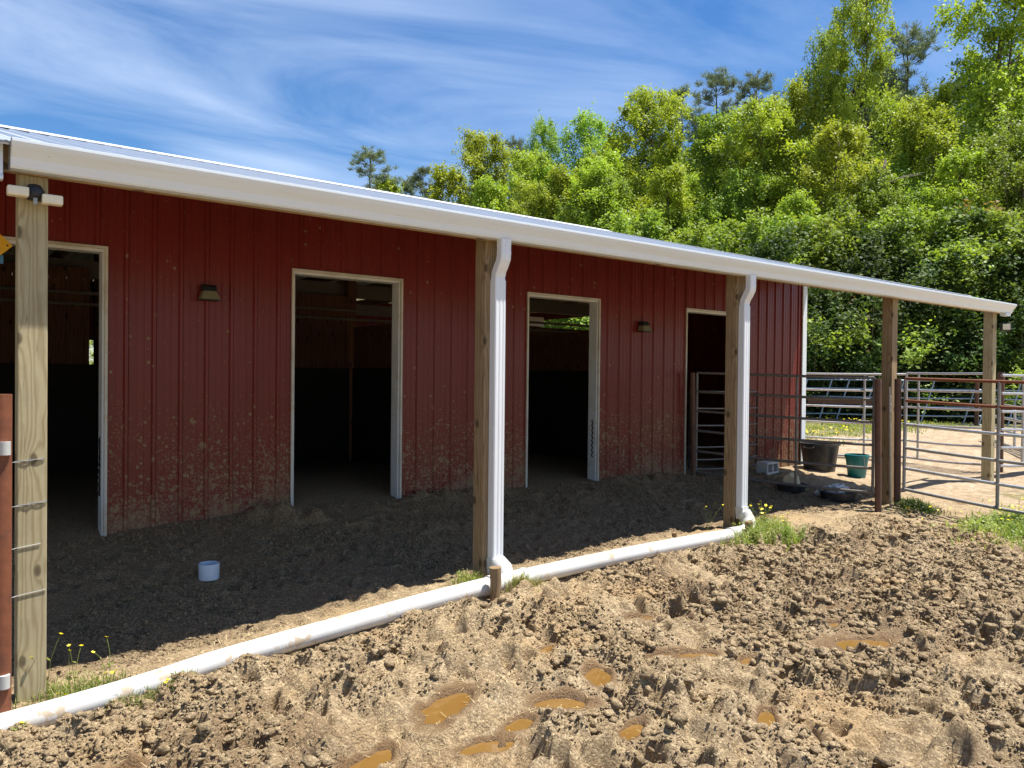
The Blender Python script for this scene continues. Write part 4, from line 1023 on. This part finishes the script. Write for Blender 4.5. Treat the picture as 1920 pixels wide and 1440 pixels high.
weeds('weeds', [(10.08, 4.62, .15, .12, 700)], 0, .035, .12, 'dark leafy weeds heaped at the foot of the gate posts', 63, 'leafC')
weeds('weeds', [(.78, 4.93, .11, .05, 260), (1.0, 4.66, .12, .03, 90)], 0, .016, .05, 'small leafy weeds near the nearest post and the near drain pipe', 64)
weeds('weeds', [(3.42, 4.99, .07, .04, 130), (3.72, 4.66, .05, .03, 70)], 0, .022, .08, 'small leafy weeds at the foot of the middle post and stake', 65)
flowers_stuff('meadow_flowers', 900, g1, .030, 'yellow dandelions dotting the pen grass beyond the barn corner')
def g2(n):
    r = np.random.RandomState(4); x = r.normal(10.6, .7, n); y = r.normal(3.6, .4, n); return np.stack((x, y, gzv(x, y)+r.uniform(.08, .2, n)), 1)
flowers_stuff('meadow_flowers', 120, g2, .016, 'yellow flowers scattered in the weeds under the right hand gate')

# ------------------------------------------------------------------ trees
def leaf_mesh(name, centers, radii, nper, size, mat, seed, aspect=.6, updir=.5):
    """leaves strung along short twigs that leave every clump outwards and upwards"""
    r = np.random.RandomState(seed); T = 9; N = len(centers)
    cs = np.repeat(centers, T, 0); rs = np.repeat(radii, T, 0); m = len(cs)
    o = cs*np.array([1, 1, 0]); o = o/(np.linalg.norm(o, axis=1)[:, None]+.3)
    d = r.normal(size=(m, 3))*.75+o*.55; d[:, 2] += .45; d /= np.linalg.norm(d, axis=1)[:, None]
    L = rs[:, :1]*(.5+2.1*r.rand(m, 1)**1.6); k = max(4, nper//T)
    c2 = np.repeat(cs, k, 0); d2 = np.repeat(d, k, 0); L2 = np.repeat(L, k, 0); n = len(c2)
    u_ = r.rand(n, 1)**.8; P = c2+d2*L2*u_+r.normal(size=(n, 3))*(.10+.09*(1-u_))*np.repeat(rs[:, :1], k, 0)*1.9
    P[:, 2:] -= (u_**2)*L2*.2
    nr = r.normal(size=(n, 3))*.7+d2*.35; nr[:, 2] = np.abs(nr[:, 2])+updir; nr /= np.linalg.norm(nr, axis=1)[:, None]
    t = r.normal(size=(n, 3)); u = np.cross(nr, t); u /= np.linalg.norm(u, axis=1)[:, None]; w = np.cross(nr, u)
    s = size*r.uniform(.55, 1.3, n)[:, None]; u = u*s; w = w*s*aspect
    v = np.stack((P-u*.5, P-w*.5+u*.05, P+u*.5, P+w*.5+u*.05), 1).reshape(-1, 3); f = np.arange(4*n).reshape(n, 4)
    return mesh_np(name, v, f, mat)
def tree_tpl(seed, H_, Rc, base, ncl, nper, lsize, mat, cr=(.5, 1.0), shape=1.0, trunk_r=.16, bark='bark', limbs=True, lean=.3):
    r = np.random.RandomState(seed); cen = []; rad = []
    lob = [(r.uniform(base*1.0, .95), r.uniform(0, 6.28), r.uniform(.6, 1.2)) for _ in range(9)]
    for k in range(ncl):
        t = base+(1-base)*r.rand()**.85; tt = (t-base)/(1-base)
        env = Rc*(math.sin(math.pi*min(1, (tt*.80+.14))**shape)**.6)*(1-.12*tt)
        a = r.uniform(0, 6.28); m = 1
        for lt, la, ls in lob:
            m += .8*ls*math.exp(-((t-lt)/.12)**2)*math.cos(a-la)
        q = r.uniform(.15, 1)**.6*env*max(.2, m)
        c = np.array([math.cos(a)*q+lean*t, math.sin(a)*q, t*H_]); s = r.uniform(*cr)*(1.1-.45*tt)
        cen.append(c); rad.append([s, s, s*r.uniform(.6, .9)])
    cen = np.array(cen); rad = np.array(rad)
    crown = leaf_mesh('crown', cen, rad, nper, lsize, mat, seed+1)
    tr = MB(); n = 9
    sp = [np.array([lean*(i/n)+.12*math.sin(i*1.3+seed), .12*math.cos(i*1.7+seed), H_*.97*i/n]) for i in range(n+1)]
    tr.tube(sp, [trunk_r*(1-.88*i/n)*(1.35 if i == 0 else 1) for i in range(n+1)], 9)
    if limbs:
        sel = r.choice(ncl, min(ncl, 70), False)
        for k in sel:
            c = cen[k]; z0 = max(.12*H_, c[2]-np.linalg.norm(c[:2])*r.uniform(.5, 1.0)-.4); i = z0/(H_*.97)*n; i0 = int(min(n-1, i)); p0 = sp[i0]+(sp[i0+1]-sp[i0])*(i-i0)
            mid = p0*.5+c*.5+np.array([0, 0, -.1*np.linalg.norm(c[:2])]); rr = trunk_r*.30*(1-.6*z0/H_)
            tr.tube([p0, mid, c], [rr, rr*.6, rr*.18], 5)
    trunk = mesh_np('trunk', np.array(tr.v), tr.f, M[bark], True)
    return crown, trunk
def pine_tpl(seed, H_, base, Rc):
    r = np.random.RandomState(seed); tr = MB(); cen = []; n = 8
    sp = [np.array([.1*math.sin(i+seed), .1*math.cos(i*1.3), H_*i/n]) for i in range(n+1)]
    tr.tube(sp, [.17*(1-.9*i/n) for i in range(n+1)], 8)
    t = base
    while t < .99:
        tt = (t-base)/(1-base); L = Rc*(1-tt)**.7*r.uniform(.7, 1.1)+.25
        for k in range(r.randint(3, 6)):
            a = r.uniform(0, 6.28); z0 = t*H_; e = np.array([math.cos(a)*L, math.sin(a)*L, z0+L*r.uniform(.25, .7)]); b_ = np.array([0, 0, z0])
            tr.tube([b_, (b_+e)/2-np.array([0, 0, .08*L]), e], [.035*(1.1-tt), .02, .008], 4)
            for q in (.55, .8, 1):
                c = b_*(1-q)+e*q; 
                for m in range(2): cen.append(c+r.normal(0, .13, 3)+np.array([0, 0, .08]))
        t += .034
    cen.append(np.array([0, 0, H_])); cen = np.array(cen); N = len(cen); nper = 30
    cs = np.repeat(cen, nper, 0); m = len(cs); d = r.normal(size=(m, 3)); d[:, 2] = np.abs(d[:, 2])*.9+.35; d /= np.linalg.norm(d, axis=1)[:, None]
    L = r.uniform(.14, .30, m)[:, None]; s = np.cross(d, r.normal(size=(m, 3))); s /= np.linalg.norm(s, axis=1)[:, None]; w = .012
    P = cs+r.normal(0, .05, (m, 3)); v = np.stack((P-s*w, P+s*w, P+d*L+s*w*.5, P+d*L-s*w*.5), 1).reshape(-1, 3)
    return mesh_np('crown', v, np.arange(4*m).reshape(m, 4), M['needle']), mesh_np('trunk', np.array(tr.v), tr.f, M['bark'], True)
TPL = {
 'a': tree_tpl(11, 17, 3.3, .22, 270, 192, .155, M['leafA'], (.40, .85)),
 'b': tree_tpl(12, 15, 2.6, .12, 256, 184, .15, M['leafA'], (.4, .85), .9),
 'c': tree_tpl(13, 13, 3.4, .10, 270, 184, .15, M['leafB'], (.40, .85)),
 'd': tree_tpl(14, 12, 2.2, .08, 202, 184, .15, M['leafA'], (.4, .75), 1.1),
 'e': tree_tpl(15, 16, 3.0, .15, 270, 184, .15, M['leafB'], (.45, .9)),
 's': tree_tpl(16, 5.0, 2.3, .04, 120, 230, .13, M['leafC'], (.4, .75), .9, .06, 'twig'),
 't': tree_tpl(17, 6.5, 2.4, .03, 140, 220, .14, M['leafC'], (.4, .8), .8, .07, 'twig'),
 'u': tree_tpl(18, 6.0, 2.2, .05, 120, 210, .13, M['leafB'], (.35, .7), .9, .06, 'twig'),
 'r': tree_tpl(19, 5.5, 1.8, .1, 60, 130, .13, M['redleaf'], (.3, .6), .9, .05, 'twig'),
 'p': pine_tpl(21, 17, .45, 2.3), 'q': pine_tpl(22, 15, .40, 2.0),
}
TH = dict(a=17, b=15, c=13, d=12, e=16, s=5, t=6.5, u=6, r=5.5, p=17, q=15)
trng = np.random.RandomState(99)
def tree(kind, px, ytop, Zd, lab, group='trees of the woods behind the barn', wid=1.0, name=None):
    Zd = Zd*1.13; top = at(px, ytop, Zd); bz = -1.6
    x, y = top[0], top[1]; h = top[2]-bz+.25; s = h/TH[kind]
    nm = name or ('pine_tree' if kind in 'pq' else ('shrub' if kind in 'stur' else 'broadleaf_tree'))
    t = empty(nm, (x, y, bz-.1), trng.uniform(0, 6.28)); w = s*wid if kind not in 'stur' else s*wid
    t.scale = (w, w, s)
    cr, tk = TPL[kind]
    co_ = link(bpy.data.objects.new('crown', cr), t); link(bpy.data.objects.new('trunk', tk), t)
    if ' deep ' in lab and kind not in 'pq': co_.material_slots[0].link = 'OBJECT'; co_.material_slots[0].material = M['leafD']  # deep rows get the leaves with shade painted in
    if kind in 'abcde' and ' deep ' not in lab: t.scale = (w*.87, w*.87, s)
    tag(t, lab, {'p': 'pine tree', 'q': 'pine tree'}.get(kind, 'shrub' if kind in 'stur' else 'tree'), group); return t
tree('p', 697, 282, 62, 'lone grey green pine standing furthest left above the roof', 'pines above the broadleaf trees', 1.35)
tree('q', 792, 322, 60, 'short pine poking up just right of the leftmost pine', 'pines above the broadleaf trees')
tree('q', 762, 345, 64, 'low pine tip between the leftmost pine and the next one', 'pines above the broadleaf trees')
tree('p', 962, 262, 58, 'grey pine top behind the bright green trees left of the tall narrow one', 'pines above the broadleaf trees')
tree('p', 1345, 137, 50, 'pine top with spread tips right of the broad green crown', 'pines above the broadleaf trees', 1.1)
tree('p', 1422, 142, 49, 'pine top just left of the tallest yellow green tree', 'pines above the broadleaf trees', 1.1)
tree('q', 1275, 178, 52, 'dim pine behind the right shoulder of the broad green crown', 'pines above the broadleaf trees', 1.1)
tree('p', 1698, 55, 42, 'dark pine peeking out right of the tallest yellow green tree', 'pines above the broadleaf trees', 1.2)
tree('d', 720, 345, 62, 'low green treetop at the foot of the leftmost pine', wid=.8)
tree('d', 835, 325, 56, 'small yellow green tree directly right of the leftmost pines')
tree('b', 893, 263, 54, 'pointed yellow green tree second from the left above the roof')
tree('b', 985, 300, 50, 'yellow green tree below the grey pine top above the roof')
tree('e', 1026, 232, 52, 'tall narrow darker green tree above the middle of the roof', wid=.62)
tree('e', 1115, 225, 50, 'green tree just left of the broad rounded crown')
tree('a', 1215, 178, 44, 'broad rounded bright green crown above the right half of the roof', wid=1.1)
tree('b', 1150, 300, 40, 'lower yellow green tree in front of the broad rounded crown')
tree('c', 1335, 225, 41, 'leafy green tree below the paired pine tops')
tree('b', 1440, 205, 38, 'yellow green tree in front of the right hand pine top')
tree('b', 1495, 165, 37, 'yellow green treetop on the left shoulder of the tallest tree', wid=.8)
tree('a', 1618, -30, 37, 'tallest yellow green tree with a ragged double top', wid=.62)
tree('e', 1560, 60, 39, 'green tree filling behind the left side of the tallest tree', wid=.6)
tree('a', 1900, -90, 36, 'large tree cut by the right edge with a dark bare trunk', wid=.92)
tree('b', 1775, 175, 38, 'yellow green tree in the gap left of the right edge tree', wid=.7)
tree('b', 1700, 215, 35, 'bright tree between the tallest tree and the right edge tree')
tree('d', 1560, 250, 33, 'smaller yellow green tree before the tallest tree, left side')
tree('c', 1660, 330, 31, 'darker green small tree below the tallest tree, right side', wid=.9)
tree('d', 1800, 300, 31, 'small yellow green tree before the dark trunk')
tree('c', 1400, 330, 36, 'green tree low behind the roof between the two pine tops', wid=.9)
tree('d', 1260, 330, 37, 'small yellow green tree low behind the roof under the broad crown')
tree('d', 1060, 330, 42, 'small yellow green tree low behind the roof at its middle')
tree('d', 920, 350, 47, 'small yellow green tree low behind the roof below the pointed tree')
tree('d', 1500, 380, 31, 'low yellow green tree just above the right part of the roof')
tree('c', 1920, 250, 31, 'green tree at the right edge below the large cut off tree')
tree('c', 2050, 60, 36, 'green tree just beyond the right edge')
tree('e', 2200, 40, 38, 'second green tree beyond the right edge')
# shrub layer along the wood's edge
shr = [('u', 1385, 430, 30), ('s', 1450, 470, 28), ('u', 1500, 440, 29), ('u', 1545, 430, 27.5), ('s', 1600, 500, 26.5), ('r', 1615, 560, 25.8), ('t', 1640, 440, 27), ('s', 1590, 570, 25.6), ('u', 1710, 430, 27), ('s', 1750, 520, 25.8), ('t', 1790, 420, 27),
       ('r', 1860, 400, 27.5), ('s', 1830, 540, 25.6), ('u', 1880, 430, 26.5), ('s', 1920, 520, 25.6), ('t', 1965, 440, 27), ('s', 1520, 560, 26), ('s', 1680, 570, 25.6), ('u', 1905, 580, 25), ('u', 1300, 450, 33), ('u', 1180, 430, 36), ('t', 2040, 430, 27), ('s', 2110, 480, 26)]
labs = ['mid green shrub behind the gutter above the third post', 'dark shrub at the barn corner just above the eave', 'mid green bushy shrub above the white corner trim', 'tall mid green shrub right of the barn corner', 'dark low shrub behind the pen left of the fourth post', 'reddish leaved shrub left of the fourth post',
        'tall dark shrub behind the fourth post', 'small dark green shrub under the reddish one', 'tall mid green shrub just right of the fourth post', 'dark low shrub midway between fourth and fifth posts', 'tall dark shrub between fourth and fifth posts', 'red tinged shrub high above the end of the gutter',
        'dark low shrub left of the fifth post', 'tall mid green shrub behind the fifth post', 'dark low shrub right of the fifth post', 'tall dark shrub at the right edge', 'dark low shrub hugging the barn corner', 'low dark shrub right of the fourth post at its foot', 'small light green shrub at the right edge under the floodlight',
        'mid green shrub low behind the roof above the fourth door', 'mid green shrub low behind the roof above the third door', 'tall shrub beyond the right edge', 'low shrub beyond the right edge']
for (k, px, yt, Zd), lb in zip(shr, labs): tree(k, px, yt, Zd, lb, 'shrubs at the edge of the woods')
for i in range(14):
    px = 800+i*100+trng.uniform(-18, 18); Zd = float(np.interp(px, [800, 1200, 2200], [47, 38, 31]))+trng.uniform(-1, 3)
    line = float(np.interp(px, [700, 900, 1030, 1110, 1290, 1500, 1620, 1730, 1800, 2300], [400, 330, 300, 290, 265, 260, 230, 240, 220, 180]))
    tree('bdbcda'[i % 6], px, line+trng.uniform(10, 130), Zd, 'young yellow green tree in the dense middle row of the woods', 'young trees in the middle row of the woods', wid=.95)
def bare(px, ytop, ybase, Zd, r_, lab, seed):
    r = np.random.RandomState(seed); top = at(px, ytop, Zd); h = top[2]+1.7; t = empty('bare_trunk_tree', (top[0], top[1], -1.7)); tag(t, lab, 'tree', 'dark bare trunks standing in the woods')
    n = 10; sp = [np.array([.12*math.sin(i*1.1+seed), .1*math.cos(i*1.4+seed), h*i/n]) for i in range(n+1)]
    MB().tube(sp, [r_*(1-.6*i/n) for i in range(n+1)], 9).build('trunk', M['bark'], t, smooth=True)
    for k in range(16):
        i = r.randint(3, n); a = r.uniform(0, 6.28); L = r.uniform(.8, 2.4); p = sp[i]; e = p+np.array([math.cos(a)*L, math.sin(a)*L, r.uniform(.2, 1.1)])
        MB().tube([p, (p+e)/2+np.array([0, 0, .12]), e], [r_*.22, r_*.13, .008], 5).build('branch', M['twig'], t)
for a_ in [(1876, 60, 0, 40.2, .27, 'thick dark bare trunk near the right edge, rising out of the shrubs', 1), (1655, 300, 0, 35.2, .14, 'dark bare trunk low under the tallest tree', 2), (1745, 230, 0, 42.5, .12, 'thin bare trunk in the gap left of the right edge tree', 3)]: bare(*a_)
# deeper woods
ks = 'abceeacpeabceqabecab'
for i in range(34):
    px = 660+i*46+trng.uniform(-14, 14); Zd = float(np.interp(px, [650, 1200, 2200], [70, 54, 43]))+trng.uniform(-3, 5)
    line = float(np.interp(px, [650, 760, 900, 1030, 1110, 1290, 1500, 1620, 1730, 1800, 2300], [400, 385, 330, 300, 265, 235, 215, 120, 160, 110, 60]))
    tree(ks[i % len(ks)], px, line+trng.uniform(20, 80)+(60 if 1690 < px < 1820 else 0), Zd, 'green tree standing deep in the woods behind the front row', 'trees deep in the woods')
for i in range(26):
    px = 1330+i*34+trng.uniform(-12, 12); Zd = 30+trng.uniform(0, 8)
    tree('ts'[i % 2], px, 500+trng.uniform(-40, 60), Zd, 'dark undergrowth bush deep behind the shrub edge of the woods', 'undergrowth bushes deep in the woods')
# trees on the other side of the yard, seen through the back windows
for i, (x, y) in enumerate([(1, 33), (5, 36), (9, 34), (14, 38), (-4, 36)]):
    t = empty('broadleaf_tree', (x, y, -1.8), i); t.scale = (.6, .6, .42); link(bpy.data.objects.new('crown', TPL['abc'[i % 3]][0]), t); link(bpy.data.objects.new('trunk', TPL['abc'[i % 3]][1]), t)
    tag(t, 'green tree seen only through the barn openings from the yard', 'tree', 'trees behind the back wall')

# ------------------------------------------------------------------ sky and sun
sundir = np.array([.285, -.21, 1.0]); sundir /= np.linalg.norm(sundir)
el_ = math.asin(sundir[2]); az = math.atan2(sundir[0], sundir[1])
sd = bpy.data.lights.new('sun', 'SUN'); sd.energy = 5.0; sd.angle = R(.5); sd.color = (1, .955, .88)
so = bpy.data.objects.new('sun', sd); link(so); so.rotation_euler = Vector(-sundir).to_track_quat('-Z', 'Y').to_euler()
w = bpy.data.worlds.new('World'); bpy.context.scene.world = w; w.use_nodes = True; t = w.node_tree; t.nodes.clear()
def wn(typ, **kw):
    nd = t.nodes.new(typ)
    for k, v in kw.items(): setattr(nd, k, v)
    return nd
out = wn('ShaderNodeOutputWorld'); bg = wn('ShaderNodeBackground'); bg.inputs['Strength'].default_value = .083
sky = wn('ShaderNodeTexSky', sky_type='NISHITA'); sky.sun_disc = False; sky.sun_elevation = el_; sky.sun_rotation = az; sky.air_density = 1.0; sky.dust_density = .6; sky.ozone_density = 2.5
tc = wn('ShaderNodeTexCoord'); sp = wn('ShaderNodeSeparateXYZ'); t.links.new(tc.outputs['Generated'], sp.inputs[0])
mx = wn('ShaderNodeMath', operation='MAXIMUM'); t.links.new(sp.outputs['Z'], mx.inputs[0]); mx.inputs[1].default_value = .06
dv = wn('ShaderNodeVectorMath', operation='DIVIDE'); t.links.new(tc.outputs['Generated'], dv.inputs[0]); t.links.new(mx.outputs[0], dv.inputs[1])
mp = wn('ShaderNodeMapping'); t.links.new(dv.outputs[0], mp.inputs['Vector']); mp.inputs['Rotation'].default_value = (0, 0, R(37)); mp.inputs['Scale'].default_value = (.55, .95, 0); mp.inputs['Location'].default_value = (.7, .35, 0)
n1 = wn('ShaderNodeTexNoise'); t.links.new(mp.outputs[0], n1.inputs['Vector']); n1.inputs['Scale'].default_value = 1.1; n1.inputs['Detail'].default_value = 12; n1.inputs['Roughness'].default_value = .58; n1.inputs['Distortion'].default_value = 1.0
n2 = wn('ShaderNodeTexNoise'); t.links.new(dv.outputs[0], n2.inputs['Vector']); n2.inputs['Scale'].default_value = .55; n2.inputs['Detail'].default_value = 3
ml = wn('ShaderNodeMath', operation='MULTIPLY'); t.links.new(n1.outputs['Fac'], ml.inputs[0]); t.links.new(n2.outputs['Fac'], ml.inputs[1])
rp = wn('ShaderNodeValToRGB'); t.links.new(ml.outputs[0], rp.inputs['Fac']); rp.color_ramp.elements[0].position = .195; rp.color_ramp.elements[0].color = (0, 0, 0, 1); rp.color_ramp.elements[1].position = .46; rp.color_ramp.elements[1].color = (.46, .46, .46, 1)
mix = wn('ShaderNodeMix', data_type='RGBA'); t.links.new(rp.outputs[0], mix.inputs[0]); hsv = wn('ShaderNodeHueSaturation'); hsv.inputs['Saturation'].default_value = 1.34; hsv.inputs['Hue'].default_value = .505; t.links.new(sky.outputs[0], hsv.inputs['Color']); t.links.new(hsv.outputs[0], mix.inputs[6]); mix.inputs[7].default_value = (6.6, 7.6, 9.2, 1)
t.links.new(mix.outputs[2], bg.inputs['Color']); t.links.new(bg.outputs[0], out.inputs['Surface'])
sc = bpy.context.scene
sc.view_settings.view_transform = 'Standard'; sc.view_settings.look = 'None'; sc.view_settings.gamma = 1; sc.view_settings.exposure = 0.92
sc.cycles.max_bounces = 6; sc.cycles.transparent_max_bounces = 8
